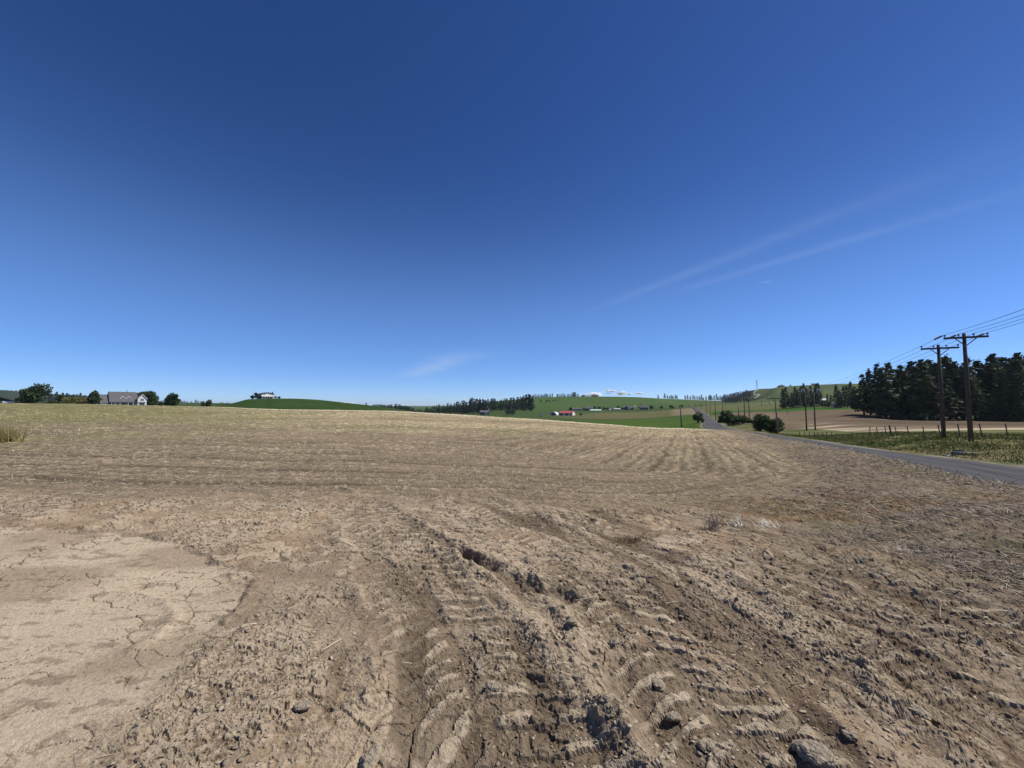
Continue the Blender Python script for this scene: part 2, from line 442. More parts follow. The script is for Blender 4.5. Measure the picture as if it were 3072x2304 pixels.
# ---- worn ground near the camera: pale dried puddle, tyre tracks, ruts
def poly_sd(px, py, poly):             # signed distance to polygon, negative inside
    d = np.full(px.shape, 1e9); ins = np.zeros(px.shape, bool)
    n = len(poly)
    for i in range(n):
        ax, ay = poly[i]; bx, by = poly[(i + 1) % n]
        ex, ey = bx - ax, by - ay
        t = np.clip(((px - ax) * ex + (py - ay) * ey) / (ex * ex + ey * ey), 0, 1)
        d = np.minimum(d, np.hypot(px - ax - t * ex, py - ay - t * ey))
        cr = ((ay > py) != (by > py)) & (px < (bx - ax) * (py - ay) / (by - ay + 1e-12) + ax)
        ins ^= cr
    return np.where(ins, -d, d)
def path_sd(px, py, pts):              # distance along and across a path
    best = np.full(px.shape, 1e9); al = np.zeros(px.shape); ac = np.zeros(px.shape); s0 = 0
    for i in range(len(pts) - 1):
        ax, ay = pts[i]; bx, by = pts[i + 1]
        ex, ey = bx - ax, by - ay; L = math.hypot(ex, ey); ex /= L; ey /= L
        tr = (px - ax) * ex + (py - ay) * ey
        t = np.clip(tr, 0, L)
        d = np.hypot(px - ax - t * ex, py - ay - t * ey)
        c = (px - ax) * ey - (py - ay) * ex
        m = d < best
        best = np.where(m, d, best); al = np.where(m, s0 + t, al); ac = np.where(m, np.sign(c) * d, ac)
        s0 += L
    return best, al, ac
def smooth_path(p, n=6):
    p = np.array(p); t = np.arange(len(p)); tt = np.linspace(0, len(p) - 1, (len(p) - 1) * n + 1)
    return list(zip(pchip(t, p[:, 0], tt), pchip(t, p[:, 1], tt)))
PATCH = [ground_pt(*p) for p in ((-400, 1585), (0, 1588), (200, 1594), (350, 1610), (480, 1628), (580, 1655), (660, 1700), (715, 1745), (722, 1790), (690, 1845), (640, 1900), (560, 1960), (520, 2030), (470, 2100), (350, 2200), (260, 2304))] + [(-1.6, 0.8), (-8, 0.8), (-10, 3.5)]
TRK_A = smooth_path([ground_pt(*p) for p in ((1700, 2500), (1500, 2180), (1400, 2010), (1330, 1880), (1270, 1760), (1215, 1670), (1160, 1600), (1080, 1540), (960, 1490))])
TRK_B = smooth_path([ground_pt(*p) for p in ((2600, 2600), (2180, 2200), (1980, 1960), (1850, 1810), (1735, 1700), (1640, 1620), (1540, 1555), (1400, 1500))])
RUT = smooth_path([ground_pt(*p) for p in ((1950, 2250), (1890, 2080), (1830, 1960), (1765, 1870), (1690, 1800), (1570, 1750), (1450, 1695), (1340, 1640))])
TRK_C = smooth_path([ground_pt(*p) for p in ((3600, 2500), (3072, 2210), (2800, 2010), (2560, 1850), (2340, 1730), (2150, 1650), (1960, 1590), (1750, 1540))])
TRK_D = smooth_path([ground_pt(*p) for p in ((3700, 2150), (3250, 1990), (2950, 1880), (2700, 1780), (2480, 1690), (2300, 1640), (2080, 1590), (1850, 1545))])
FLOW = smooth_path([ground_pt(*p) for p in ((2500, 2700), (2230, 2304), (2040, 2040), (1880, 1860), (1740, 1740), (1600, 1650), (1470, 1580), (1330, 1525), (1150, 1480))])
ARC = smooth_path([ground_pt(*p) for p in ((400, 1950), (470, 1905), (515, 1860), (510, 1825), (460, 1800), (380, 1785))])

def field_rows(x, y):
    """distance to the turned headland edge, negative inside the drilled field"""
    n = road_off(x, y)
    qx = n + 7.0; qy = 6.8 - y + 0.03 * x * (x < 0) * -1
    RR = 4.5
    ax = np.maximum(qx + RR, 0); ay = np.maximum(qy + RR, 0)
    return np.hypot(ax, ay) + np.minimum(np.maximum(qx + RR, qy + RR), 0) - RR

def lerp3(a, b, w): return a * (1 - w[:, None]) + np.array(b)[None, :] * w[:, None]

def near_detail(x, y, r):
    """fine relief (metres) and colour of the bare and drilled ground"""
    N = len(x)
    fade = 1 - sst(16, 60, r)
    wx = x + 0.10 * (fbm(x * 3, y * 3, 5) - 0.5); wy = y + 0.10 * (fbm(x * 3, y * 3, 9) - 0.5)
    sdp = poly_sd(wx + 0.12 * (vn(x * 6, y * 6, 40) - 0.5), wy + 0.12 * (vn(x * 6, y * 6, 41) - 0.5), PATCH)
    soft = 0.03 + 0.22 * (1 - sst(1.9, 2.7, y))
    patch = 1 - sst(-1.0, 1.0, (sdp + 0.25 * soft * (fbm(x * 5, y * 5, 42, 3) - 0.5)) / soft)
    D = field_rows(x, y) + 0.30 * (fbm(x * 0.5, y * 0.5, 33) - 0.5)
    n = road_off(x, y)
    drilled = 1 - sst(-0.8, 1.0, D)
    weedy = sst(2.9, 4.3, x + 0.45 * (fbm(x * 0.7, y * 0.7, 77) - 0.5) * 3 - 0.12 * np.maximum(4 - y, 0)) * (1 - drilled) * sst(-2, 1, y)
    weedy = np.maximum(weedy, sst(5.6, 7.2, y + 1.2 * (fbm(x, y, 78) - 0.5)) * sst(-0.5, 2.5, x) * (1 - drilled))
    rough = (1 - patch) * (1 - 0.55 * drilled)
    # broad unevenness
    z = 0.10 * (fbm(x * 0.45, y * 0.45, 1, 3) - 0.5) * (1 - 0.7 * patch)
    z += 0.040 * (fbm(x * 2.2, y * 2.2, 2, 4) - 0.5) * rough
    dirt_and_shade = np.zeros(N); pale = np.zeros(N)  # painted shade of rims, gaps and hollows, together with dark crumbs
    mm = r < 24
    X, Y_, RG = x[mm], y[mm], rough[mm]
    # ground dragged along the wheel tracks
    _, alf, acf = path_sd(X + 0.25 * (fbm(X * 1.5, Y_ * 1.5, 20) - 0.5), Y_ + 0.25 * (fbm(X * 1.5, Y_ * 1.5, 21) - 0.5), FLOW)
    flow = sst(-1.6, -0.4, X + 0.1 * Y_) * RG
    st1 = fbm(acf * 6.5, alf * 0.75, 22, 3); st2 = fbm(acf * 19, alf * 2.4, 23, 3)
    z[mm] += flow * (0.052 * (st1 - 0.5) + 0.015 * (st2 - 0.5))
    dirt_and_shade[mm] = np.maximum(dirt_and_shade[mm], flow * 0.8 * (1 - sst(0.34, 0.46, st1)))
    pale[mm] = np.maximum(pale[mm], flow * 0.55 * sst(0.55, 0.68, st1))
    # thin flat flakes with sharp rims
    wob_x = X + 0.05 * (vn(X * 11, Y_ * 11, 24) - 0.5); wob_y = Y_ + 0.05 * (vn(X * 11, Y_ * 11, 25) - 0.5)
    patchy = 0.25 + 1.0 * sst(0.36, 0.62, fbm(X * 1.3, Y_ * 1.3, 31, 3))
    for fs, fh, fseed, rl in ((6.0, 0.011, 26, 24), (14.0, 0.007, 27, 12), (34.0, 0.004, 28, 5)):
        fl_ = fbm(wob_x * fs, wob_y * fs * 1.25, fseed, 4, 0.55)
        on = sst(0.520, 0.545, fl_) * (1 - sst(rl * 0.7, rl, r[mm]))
        rim_shade = np.exp(-((fl_ - 0.515) / 0.012) ** 2) * (1 - sst(rl * 0.7, rl, r[mm]))
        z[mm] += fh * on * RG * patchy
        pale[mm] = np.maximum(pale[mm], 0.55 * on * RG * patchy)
        dirt_and_shade[mm] = np.maximum(dirt_and_shade[mm], 0.85 * rim_shade * RG * patchy)  # thin shadow lines along the flake rims, put into the colour
    z[mm] += (0.007 * (fbm(X * 45, Y_ * 45, 35, 2) - 0.5)) * RG * (1 - sst(3.0, 4.5, r[mm]))
    # tyre lugs
    for pts, hw, pitch, dep in ((TRK_A, 0.42, 0.17, 0.020), (TRK_B, 0.40, 0.17, 0.017), (TRK_C, 0.36, 0.17, 0.017), (TRK_D, 0.34, 0.17, 0.016)):
        m = (np.abs(x) < 12) & (y < 14)
        dd = np.full(N, 9.0); al = np.zeros(N); ac = np.zeros(N)
        dd[m], al[m], ac[m] = path_sd(wx[m], wy[m], pts)
        inn = 1 - sst(hw * 0.86, hw * 1.12, dd)
        ph = (al + np.abs(ac) * 0.42) / pitch + np.where(ac > 0, 0.5, 0) + 0.5 * (vn(x * 2.3, y * 2.3, 60) - 0.5)
        saw = np.abs(ph - np.floor(ph) - 0.5) * 2
        wear = sst(0.36, 0.56, fbm(x * 1.7, y * 1.7, 61, 3))
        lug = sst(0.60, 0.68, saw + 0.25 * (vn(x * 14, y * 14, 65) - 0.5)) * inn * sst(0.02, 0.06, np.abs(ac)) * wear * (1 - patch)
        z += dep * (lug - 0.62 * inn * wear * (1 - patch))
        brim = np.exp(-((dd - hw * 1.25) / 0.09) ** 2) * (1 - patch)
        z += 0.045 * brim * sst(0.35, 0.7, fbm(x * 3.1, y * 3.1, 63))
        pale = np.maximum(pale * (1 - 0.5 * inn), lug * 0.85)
        dirt_and_shade = np.maximum(dirt_and_shade, 0.55 * inn * (1 - lug) * wear)
    m = (np.abs(x) < 8) & (y < 10)
    dd = np.full(N, 9.0); al = np.zeros(N); ac = np.zeros(N)
    dd[m], al[m], ac[m] = path_sd(x[m] + 0.16 * (fbm(x[m] * 5, y[m] * 5, 70) - 0.5), y[m] + 0.16 * (fbm(x[m] * 5, y[m] * 5, 71) - 0.5), RUT)
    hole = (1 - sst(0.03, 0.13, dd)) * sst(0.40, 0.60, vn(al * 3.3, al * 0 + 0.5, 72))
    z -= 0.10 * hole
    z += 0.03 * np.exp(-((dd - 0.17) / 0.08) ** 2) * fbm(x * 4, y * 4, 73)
    dirt_and_shade = np.maximum(dirt_and_shade, hole)
    # crusted plates: each cell tilts and stands at its own height, with gaps between
    for sc, amp, seed, thr in ((5.0, 0.016, 100, 0.42), (10.5, 0.012, 140, 0.36), (22.0, 0.006, 180, 0.30)):
        cl_ = r < (22 if sc < 8 else 9 if sc < 20 else 4.5)
        kf = (1 - sst(0.75, 1.0, r / (22 if sc < 8 else 9 if sc < 20 else 4.5)))[cl_]
        X, Y_, WX, WY = x[cl_], y[cl_], wx[cl_], wy[cl_]
        f1, f2, cid, vx, vy = worley(WX * sc * 0.8 + 0.6 * (vn(X * sc, Y_ * sc, seed + 4) - 0.5), WY * sc * 1.1 + 0.6 * (vn(X * sc, Y_ * sc, seed + 5) - 0.5), seed)
        stand = sst(0.42, 0.66, fbm(X * 1.4, Y_ * 1.4, seed + 7, 3) + 0.25 * (cid - 0.5))
        q = 0.55 + 0.9 * fbm(X * 0.9, Y_ * 0.9, seed + 9, 2)
        tx = np.modf(cid * 37.7)[0] - 0.5; ty = np.modf(cid * 91.3)[0] - 0.5
        edge = sst(0.015, 0.07, f2 - f1)
        plate = (0.25 + 0.75 * cid + 0.9 * (tx * vx + ty * vy)) * edge
        k = stand * kf * (rough * (1 - 0.55 * weedy) * (1 - 0.5 * drilled))[cl_]
        z[cl_] += amp * k * q * (plate - 0.35)
        pale[cl_] = np.maximum(pale[cl_], k * edge * 0.75 * sst(0.35, 0.9, cid))
        dirt_and_shade[cl_] = np.maximum(dirt_and_shade[cl_], k * (1 - edge) * 0.7)
        if sc < 8:                                       # drying cracks in the smooth mud
            tk = 0.015 + 0.0085 * r[cl_]
            ck = (1 - sst(0.3, 1.0, (f2 - f1) / tk)) * sst(0.44, 0.54, fbm(X * 1.7, Y_ * 1.7, seed + 30, 3)) * patch[cl_]
            z[cl_] -= 0.010 * ck
            dirt_and_shade[cl_] = np.maximum(dirt_and_shade[cl_], ck * 0.8)
    # flaking scabs on the mud
    sc_ = sst(0.61, 0.70, fbm(x * 6, y * 12, 210, 5, 0.6)) * patch
    z += 0.008 * sc_ * (fbm(x * 22, y * 34, 211, 2) - 0.3) + 0.012 * (fbm(x * 1.6, y * 1.6, 212, 2) - 0.5) * patch + 0.003 * (fbm(x * 16, y * 30, 213, 3) - 0.5) * patch
    dda, _, _ = path_sd(x, y, ARC)
    z += 0.020 * np.exp(-(dda / 0.05) ** 2) * patch
    # crumbled lip round the mud
    lip = np.exp(-((sdp - 0.08) / 0.10) ** 2)
    z += 0.022 * lip * sst(0.4, 0.6, fbm(x * 8, y * 8, 215, 3)) * (1 - patch)
    dirt_and_shade = np.maximum(dirt_and_shade, 0.45 * lip * (1 - patch) * sst(0.4, 0.6, fbm(x * 6, y * 6, 216, 3)))
    # drill rows and stubble clumps
    row = 0.5 + 0.5 * np.sin(2 * np.pi * (D + 0.15 * (vn(x * 1.2, y * 1.2, 220) - 0.5)) / 0.38)
    z += 0.030 * (row - 0.5) * drilled * fade
    wl_row = D / 1.55 + 0.10 * (fbm(x * 0.12, y * 0.12, 221, 2) - 0.5)
    row2 = 0.5 + 0.5 * np.sin(2 * np.pi * wl_row * 2.13)
    line = np.exp(-((wl_row - np.floor(wl_row) - 0.5) / 0.15) ** 2) * sst(0.30, 0.55, fbm(x * 0.15, y * 0.4, 222, 3)) * (1 - 0.6 * sst(25, 60, r))
    cs = np.maximum(r * 0.0045, 0.035)
    lev = np.log2(cs / 0.035); l0 = np.floor(lev); fl = lev - l0
    def clump(l, sd):
        s = 1.0 / (0.035 * 2.0 ** l)
        return vn(x * s * 0.8, y * s * 0.8, sd)
    cl = clump(l0, 230) * (1 - fl) + clump(l0 + 1, 231) * fl
    cl2 = clump(l0 + 1, 232) * (1 - fl) + clump(l0 + 2, 233) * fl
    tuft = sst(0.42, 0.9, 0.6 * cl + 0.4 * cl2)
    z += drilled * (0.014 + 0.0008 * np.minimum(r, 70)) * tuft * (0.5 + 0.5 * row) - 0.03 * line * drilled
    z += weedy * 0.05 * (fbm(x * 14, y * 14, 240, 3) - 0.4)
    # ---- colour
    col = np.tile(np.array([0.196, 0.152, 0.107]), (N, 1))
    big = fbm(x * 0.6, y * 0.6, 250, 4)
    col = col * (0.82 + 0.42 * big)[:, None]
    col = lerp3(col, (0.285, 0.232, 0.168), 0.70 * sst(0.45, 0.75, fbm(x * 2.6, y * 2.6, 251, 4)) * (1 - weedy))
    col = lerp3(col, (0.330, 0.235, 0.150), 0.40 * sst(0.56, 0.72, fbm(x * 1.1, y * 1.1, 252, 2)))
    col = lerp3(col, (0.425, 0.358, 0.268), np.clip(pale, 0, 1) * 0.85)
    col = lerp3(col, (0.098, 0.073, 0.052), np.clip(dirt_and_shade, 0, 1) * 0.85)
    pc = np.array([0.400, 0.336, 0.250]) * (0.88 + 0.26 * fbm(x * 1.7, y * 1.7, 253, 4))[:, None]
    pc = lerp3(pc, (0.245, 0.196, 0.140), 0.7 * sst(0.5, 0.72, fbm(x * 0.9 + 4, y * 1.7, 254, 4)))
    pc = lerp3(pc, (0.12, 0.09, 0.066), np.clip(dirt_and_shade, 0, 1) * 0.8)
    pc = lerp3(pc, (0.17, 0.135, 0.098), sc_ * 0.6)
    col = col * (1 - patch)[:, None] + pc * patch[:, None]
    wc = np.array([0.160, 0.130, 0.098]) * (0.6 + 0.9 * fbm(x * 9, y * 9, 255, 4))[:, None]
    wc = lerp3(wc, (0.190, 0.118, 0.062), 0.7 * sst(0.50, 0.70, fbm(x * 0.8, y * 1.2, 256, 3)) * (1 - sst(6, 9, y)))
    wc = lerp3(wc, (0.135, 0.130, 0.074), 0.40 * sst(0.56, 0.7, fbm(x * 1.1, y * 1.1, 257, 3)))
    wc = lerp3(wc, (0.30, 0.25, 0.19), 0.45 * sst(0.60, 0.72, fbm(x * 5, y * 5, 258, 4)))
    col = col * (1 - weedy)[:, None] + wc * weedy[:, None]
    # drilled field
    u = np.clip(np.where(y > 0.5, x / np.maximum(y, 0.5), np.sign(x) * 3) * F + 1536, -900, 4200)
    straw = sst(5, 40, r + 12 * (fbm(x * 0.09, y * 0.09, 260, 3) - 0.5)) * sst(300, 1200, u + 700 * (fbm(x * 0.05, y * 0.08, 261, 3) - 0.5))
    straw = straw * (0.35 + 0.65 * sst(0.32, 0.62, fbm(x * 0.10, y * 0.22, 262, 4)))
    green = sst(22, 55, r) * (1 - sst(700, 1350, u)) * 1.1 + 0.75 * sst(0.55, 0.68, fbm(x * 0.12, y * 0.2, 263, 3)) * sst(14, 30, r)
    fc = np.array([0.222, 0.178, 0.128]) * (0.80 + 0.4 * fbm(x * 0.35, y * 0.7, 264, 4))[:, None]
    fc = lerp3(fc, (0.205, 0.205, 0.098), np.clip(green, 0, 1) * 0.80)
    fc = lerp3(fc, (0.40, 0.335, 0.215), np.clip(straw, 0, 1) * 0.85)
    fc = fc * (0.72 + 0.52 * tuft)[:, None] * (0.84 + 0.32 * row * fade + 0.1 * (1 - fade))[:, None]
    fc = fc * (1 - 0.34 * line)[:, None] * (0.94 + 0.12 * row2 * (1 - sst(22, 50, r)) + 0.06 * sst(22, 50, r))[:, None]
    fleck = sst(0.76, 0.92, cl) * (0.25 + 0.75 * np.clip(straw, 0, 1))
    fc = lerp3(fc, (0.64, 0.55, 0.37), fleck * 0.8)
    crestd = crest_dist(u)
    rim = sst(0.86, 0.97, y / crestd) * sst(450, 800, u) * (1 - sst(2000, 2250, u))
    fc = lerp3(fc, (0.60, 0.53, 0.40), rim * 0.65)
    col = col * (1 - drilled)[:, None] + fc * drilled[:, None]
    col = col * np.array([1.06, 1.015, 0.955])[None]
    return z, col, patch, drilled, weedy, rough

# ---- land cover beyond the field
def land_cover(x, y, r, col):
    N = len(x)
    yy = np.maximum(y, 0.5)
    u = np.clip(np.where(y > 0.5, x / yy * F + 1536, np.sign(x) * 3 * F), -2500, 6000)
    n = road_off(x, y)
    cd = crest_dist(np.clip(u, -900, 4200))
    nz = fbm(x * 0.02, y * 0.02, 300, 4); nf = fbm(x * 0.3, y * 0.3, 301, 4)
    wob = 0.06 * (nz - 0.5)
    g = np.tile(np.array([0.052, 0.074, 0.030]), (N, 1))
    def put(c, w, va=0.3):
        nonlocal g
        cc = np.array(c)[None, :] * (1 - va / 2 + va * (0.6 * nz + 0.4 * nf))[:, None]
        g = g * (1 - w[:, None]) + cc * w[:, None]
    one = np.ones(N)
    # dark winter wheat on the knoll
    put((0.032, 0.058, 0.016), sst(600, 700, u) * (1 - sst(1225, 1270, u)), 0.35)
    # far wooded country on the left
    put((0.030, 0.042, 0.030), (1 - sst(480, 640, u)) * sst(600, 1100, y) * 0.85, 0.5)
    # valley and hill behind the farm
    vr = sst(1225, 1270, u)
    put((0.050, 0.076, 0.028), vr, 0.35)
    put((0.056, 0.090, 0.022), vr * (1 - sst(290, 330, y * (1 + wob) + np.interp(u, [1640, 1800, 2100], [25, 10, -20]))), 0.3)
    put((0.110, 0.106, 0.050), vr * sst(300, 360, y * (1 + wob)) * (1 - sst(520, 580, y)) * sst(1600, 1800, u), 0.4)
    put((0.20, 0.160, 0.100), vr * sst(330, 350, y) * (1 - sst(520, 560, y)) * sst(2005, 2025, u) * 0.7, 0.5)
    put((0.058, 0.096, 0.030), vr * sst(600, 760, y * (1 + wob)), 0.25)
    # right of the road: brown fallow with straw, green margins
    rt = sst(3.0, 4.0, n) * sst(2060, 2075, u)
    put((0.070, 0.090, 0.034), rt, 0.35)
    fb0 = np.interp(u, [2050, 2180, 2300, 2420, 2560, 2700, 3072], [150, 130, 100, 94, 72, 62, 58])
    fb1 = np.interp(u, [2050, 2180, 2300, 2430, 2560, 2700, 3072, 3600], [330, 300, 260, 255, 210, 190, 170, 170])
    brown = rt * sst(0.98, 1.02, y / fb0 * (1 + wob * 0.5)) * (1 - sst(0.98, 1.02, y / fb1 * (1 + wob * 0.5)))
    put((0.140, 0.105, 0.072), brown, 0.5)
    pale = brown * sst(0.35, 0.6, fbm(x * 0.02, y * 0.12, 310, 4)) * (1 - sst(1.15, 1.55, y / fb0)) * sst(2350, 2500, u)
    put((0.42, 0.35, 0.235), pale * 0.9, 0.3)
    put((0.085, 0.070, 0.045), brown * sst(0.62, 0.66, fbm(x * 0.015, y * 0.06, 311, 3)) * 0.6, 0.3)
    put((0.040, 0.095, 0.020), rt * sst(1.0, 1.02, y / fb1) * (1 - sst(1.12, 1.2, y / fb1)), 0.3)
    put((0.125, 0.120, 0.055), rt * sst(1.2, 1.25, y / fb1) * (1 - sst(700, 800, y)) * 0.6 * (1 - sst(2330, 2400, u)), 0.4)
    # rough verge by the road
    verge = sst(HALF - 0.6, HALF - 0.3, n) * (1 - sst(0.90, 1.0, y / fb0)) * (y < 130) + sst(HALF, HALF + 0.4, n) * (1 - sst(6, 8, n)) * (y > 90)
    verge = np.clip(verge, 0, 1)
    put((0.115, 0.118, 0.052), verge, 0.7)
    put((0.185, 0.150, 0.085), verge * sst(0.5, 0.65, fbm(x * 0.25, y * 0.25, 312, 3)) * 0.7, 0.4)
    put((0.080, 0.095, 0.036), verge * sst(0.52, 0.62, fbm(x * 0.2, y * 0.2, 313, 3)) * 0.8, 0.4)
    tram = np.exp(-(((x * 0.83 + y * 0.55) / 27.0 + 0.3 * (fbm(x * 0.004, y * 0.004, 330, 2)) - np.floor((x * 0.83 + y * 0.55) / 27.0 + 0.3 * (fbm(x * 0.004, y * 0.004, 330, 2))) - 0.5) / 0.05) ** 2) * (y > 300) * (y < 1500)
    g = g * (1 - 0.16 * tram * (fbm(x * 0.01, y * 0.01, 331, 2) > 0.45))[:, None]
    g = g * (0.86 + 0.28 * fbm(x * 0.012 + 5, y * 0.05, 332, 4))[:, None]
    sh = (1 - sst(0.4, 1.0, np.abs(np.abs(n) - HALF - 0.1))) * (y > 5)
    put((0.22, 0.19, 0.15), sh * sst(0.35, 0.6, nf) * (1 - sst(600, 700, y)), 0.3)
    # choose field or land
    infield = (1 - sst(1.04, 1.16, y / cd)) * (n < -HALF + 0.2) * (y > -400)
    infield = np.where(y < 3, (n < -HALF + 0.2) * 1.0, infield)
    return col * infield[:, None] + g * (1 - infield[:, None]), infield

# ---- the ground sheet: rings and spokes, finer near the viewer
rr = [0.0, 0.35, 0.7]
r_ = 0.95
while r_ < 14000:
    rr.append(r_)
    r_ *= 1 + (0.0037 if r_ < 6 else 0.0058 if r_ < 20 else 0.0085 if r_ < 130 else 0.014 if r_ < 1400 else 0.05)
rr = np.array(rr)
half = np.arctan(np.linspace(0, 1.46, 350))
half = np.concatenate([half, np.linspace(half[-1], R(84), 76)[1:]])
fine_a = np.concatenate([-half[:0:-1], half])
ca = np.linspace(fine_a[-1], 2 * math.pi + fine_a[0], 40)[1:-1]
AZ = np.concatenate([fine_a, ca])
nA, nR = len(AZ), len(rr)
GR, GA = np.meshgrid(rr, AZ, indexing='ij')
gx = (GR * np.sin(GA)).ravel(); gy = (GR * np.cos(GA)).ravel(); gr = GR.ravel()
gz = height(gx, gy)
col = np.zeros((len(gx), 3))
near = (gr < 135)
dz, dcol, patch, drilled, weedy, rough = near_detail(gx[near], gy[near], gr[near])
col[near] = dcol
col, infield = land_cover(gx, gy, gr, col)
cdv = crest_dist(np.clip(np.where(gy > 0.5, gx / np.maximum(gy, 0.5), 0) * F + 1536, -900, 4200))
mic = np.zeros(len(gx)); mic[near] = dz
offn = road_off(gx, gy)
mic *= infield * (1 - sst(-HALF - 0.7, -HALF - 0.1, offn))
gz = gz + mic
vrg = sst(HALF + 0.2, HALF + 1.2, offn) * (gr < 140)
gz += vrg * (0.35 * (fbm(gx * 0.35, gy * 0.35, 320, 4) - 0.5) + 0.18 * (fbm(gx * 1.6, gy * 1.6, 321, 3) - 0.5)) * (1 - sst(60, 100, gr))
ii = np.arange(nR - 1)[:, None] * nA; jj = np.arange(nA)[None, :]; j2 = (jj + 1) % nA
quads = np.stack([(ii + jj), (ii + j2), (ii + nA + j2), (ii + nA + jj)], axis=-1).reshape(-1, 4)[:, ::-1]
mat_ground = vcol_material('soil_and_crops', bump=0.016, scales=(34.0, 120.0), var=0.28)
ground = mesh_obj('ground', np.stack([gx, gy, gz], 1), quads, mat_ground, smooth=False, cols=col)
fr_ = np.repeat(rr[:-1], nA) > 22
ground.data.polygons.foreach_set('use_smooth', fr_)
tag(ground, 'tan churned farm field with green hills beyond', kind='structure')
GRID_R, GRID_A = rr, AZ
GZ = gz.reshape(nR, nA)
def surf(x, y):                        # height of the built sheet (inside the fan in view)
    r = np.hypot(x, y); a = np.arctan2(x, y)
    i = np.clip(np.searchsorted(rr, r) - 1, 0, nR - 2); fi = (r - rr[i]) / (rr[i + 1] - rr[i])
    nf_ = len(fine_a)
    j = np.clip(np.searchsorted(fine_a, a) - 1, 0, nf_ - 2); fj = (a - fine_a[j]) / (fine_a[j + 1] - fine_a[j])
    return (GZ[i, j] * (1 - fj) + GZ[i, j + 1] * fj) * (1 - fi) + (GZ[i + 1, j] * (1 - fj) + GZ[i + 1, j + 1] * fj) * fi

# ---- asphalt road
ys = np.concatenate([np.arange(-60, 60, 1.5), np.arange(60, 250, 4), np.arange(250, 720, 8)])
xs = road_x(ys); zs = road_z(ys)
tx = np.gradient(xs, ys); nl = np.sqrt(1 + tx * tx); nx = 1 / nl; ny = -tx / nl
off = np.concatenate([[-HALF, -HALF + 0.12], np.linspace(-2.6, 2.6, 14), [HALF - 0.12, HALF]])
crown = 0.055 * (1 - (off / HALF) ** 2); crown[0] = crown[-1] = -0.10
jit = 0.16 * (vn(ys * 0.8, ys * 0, 400) - 0.5); jit2 = 0.16 * (vn(ys * 0.8, ys * 0, 401) - 0.5)
V = []; RC = []
for k in range(len(off)):
    e = jit if k < 2 else jit2 if k > len(off) - 3 else 0
    V.append(np.stack([xs + nx * (off[k] + e), ys + ny * (off[k] + e), zs + crown[k] + 0.01], 1))
    lane = 0.90 + 0.20 * math.exp(-((abs(off[k]) - 0.75) / 0.3) ** 2) + 0.20 * math.exp(-((abs(off[k]) - 2.2) / 0.3) ** 2) - 0.10 * math.exp(-(off[k] / 0.15) ** 2)
    dust = math.exp(-((abs(off[k]) - HALF) / 0.35) ** 2)
    tone = lane * (0.86 + 0.28 * fbm(ys * 0.35 + k * 3.1, ys * 0 + k * 1.7, 402, 3)) * (0.9 + 0.2 * vn(ys * 0.08, ys * 0 + k * 0.4, 403))
    base = np.array([0.088, 0.087, 0.090])[None] * tone[:, None]
    RC.append(base * (1 - 0.55 * dust) + np.array([0.17, 0.148, 0.118])[None] * 0.55 * dust)
V = np.stack(V, 1).reshape(-1, 3); RC = np.stack(RC, 1).reshape(-1, 3)
m = len(off); a = np.arange(len(ys) - 1)[:, None] * m + np.arange(m - 1)[None, :]
Fq = np.stack([a, a + 1, a + m + 1, a + m], -1).reshape(-1, 4)
asph = vcol_material('asphalt', rough=0.85, bump=0.004, scales=(7.0, 60.0), var=0.14)
road = mesh_obj('road', V, Fq, asph, smooth=True, cols=RC)
tag(road, 'grey asphalt country road running over the dip', kind='structure')
# two worn wheel tracks of the lane, laid just above
def ribbon(name, pts, hw, mat, lift):
    pts = np.array(pts); t = np.gradient(pts, axis=0); l = np.hypot(t[:, 0], t[:, 1]); nx = t[:, 1] / l; ny = -t[:, 0] / l
    a_ = np.stack([pts[:, 0] - nx * hw, pts[:, 1] - ny * hw], 1); b_ = np.stack([pts[:, 0] + nx * hw, pts[:, 1] + ny * hw], 1)
    za = height(a_[:, 0], a_[:, 1]) + lift; zb = height(b_[:, 0], b_[:, 1]) + lift
    V = np.concatenate([np.column_stack([a_, za]), np.column_stack([b_, zb])]); k = len(pts)
    f = np.stack([np.arange(k - 1), np.arange(k - 1) + k, np.arange(1, k) + k, np.arange(1, k)], 1)
    return mesh_obj(name, V, f, mat, smooth=True)
dirt_m = material('pale_gravel', (0.36, 0.33, 0.28), var=0.15, scale=0.2)
tp = [(2281, 1190), (2272, 1165), (2262, 1130), (2258, 1105), (2264, 1090), (2274, 1075), (2277, 1062), (2270, 1045), (2259, 1022)]
tp = smooth_path([place(u, Y)[:2] for u, Y in tp], 8)
tag(ribbon('dirt_track', tp, 2.6, dirt_m, 0.6), 'pale gravel track winding down the hill below the mast', kind='structure')
tp = smooth_path([place(u, Y)[:2] for u, Y in ((2222, 760), (2250, 720), (2290, 690), (2350, 640))], 8)
tag(ribbon('dirt_track', tp, 2.6, dirt_m, 0.4), 'pale farm lane across the green slope behind the utility poles', kind='structure')

# ------------------------------------------------------------------ loose soil, straw, stubble, verge grass
def scatter(n, rmin, rmax, power=1.0):
    """random points in the fan, density falling with distance"""
    uu = rng.random(n); r = rmin * (rmax / rmin) ** (uu ** power)
    a = np.where(rng.random(n) < 0.8, np.arctan(rng.uniform(-1.42, 1.42, n)), np.sign(rng.uniform(-1, 1, n)) * rng.uniform(R(54), R(78), n))
    return r * np.sin(a), r * np.cos(a), r

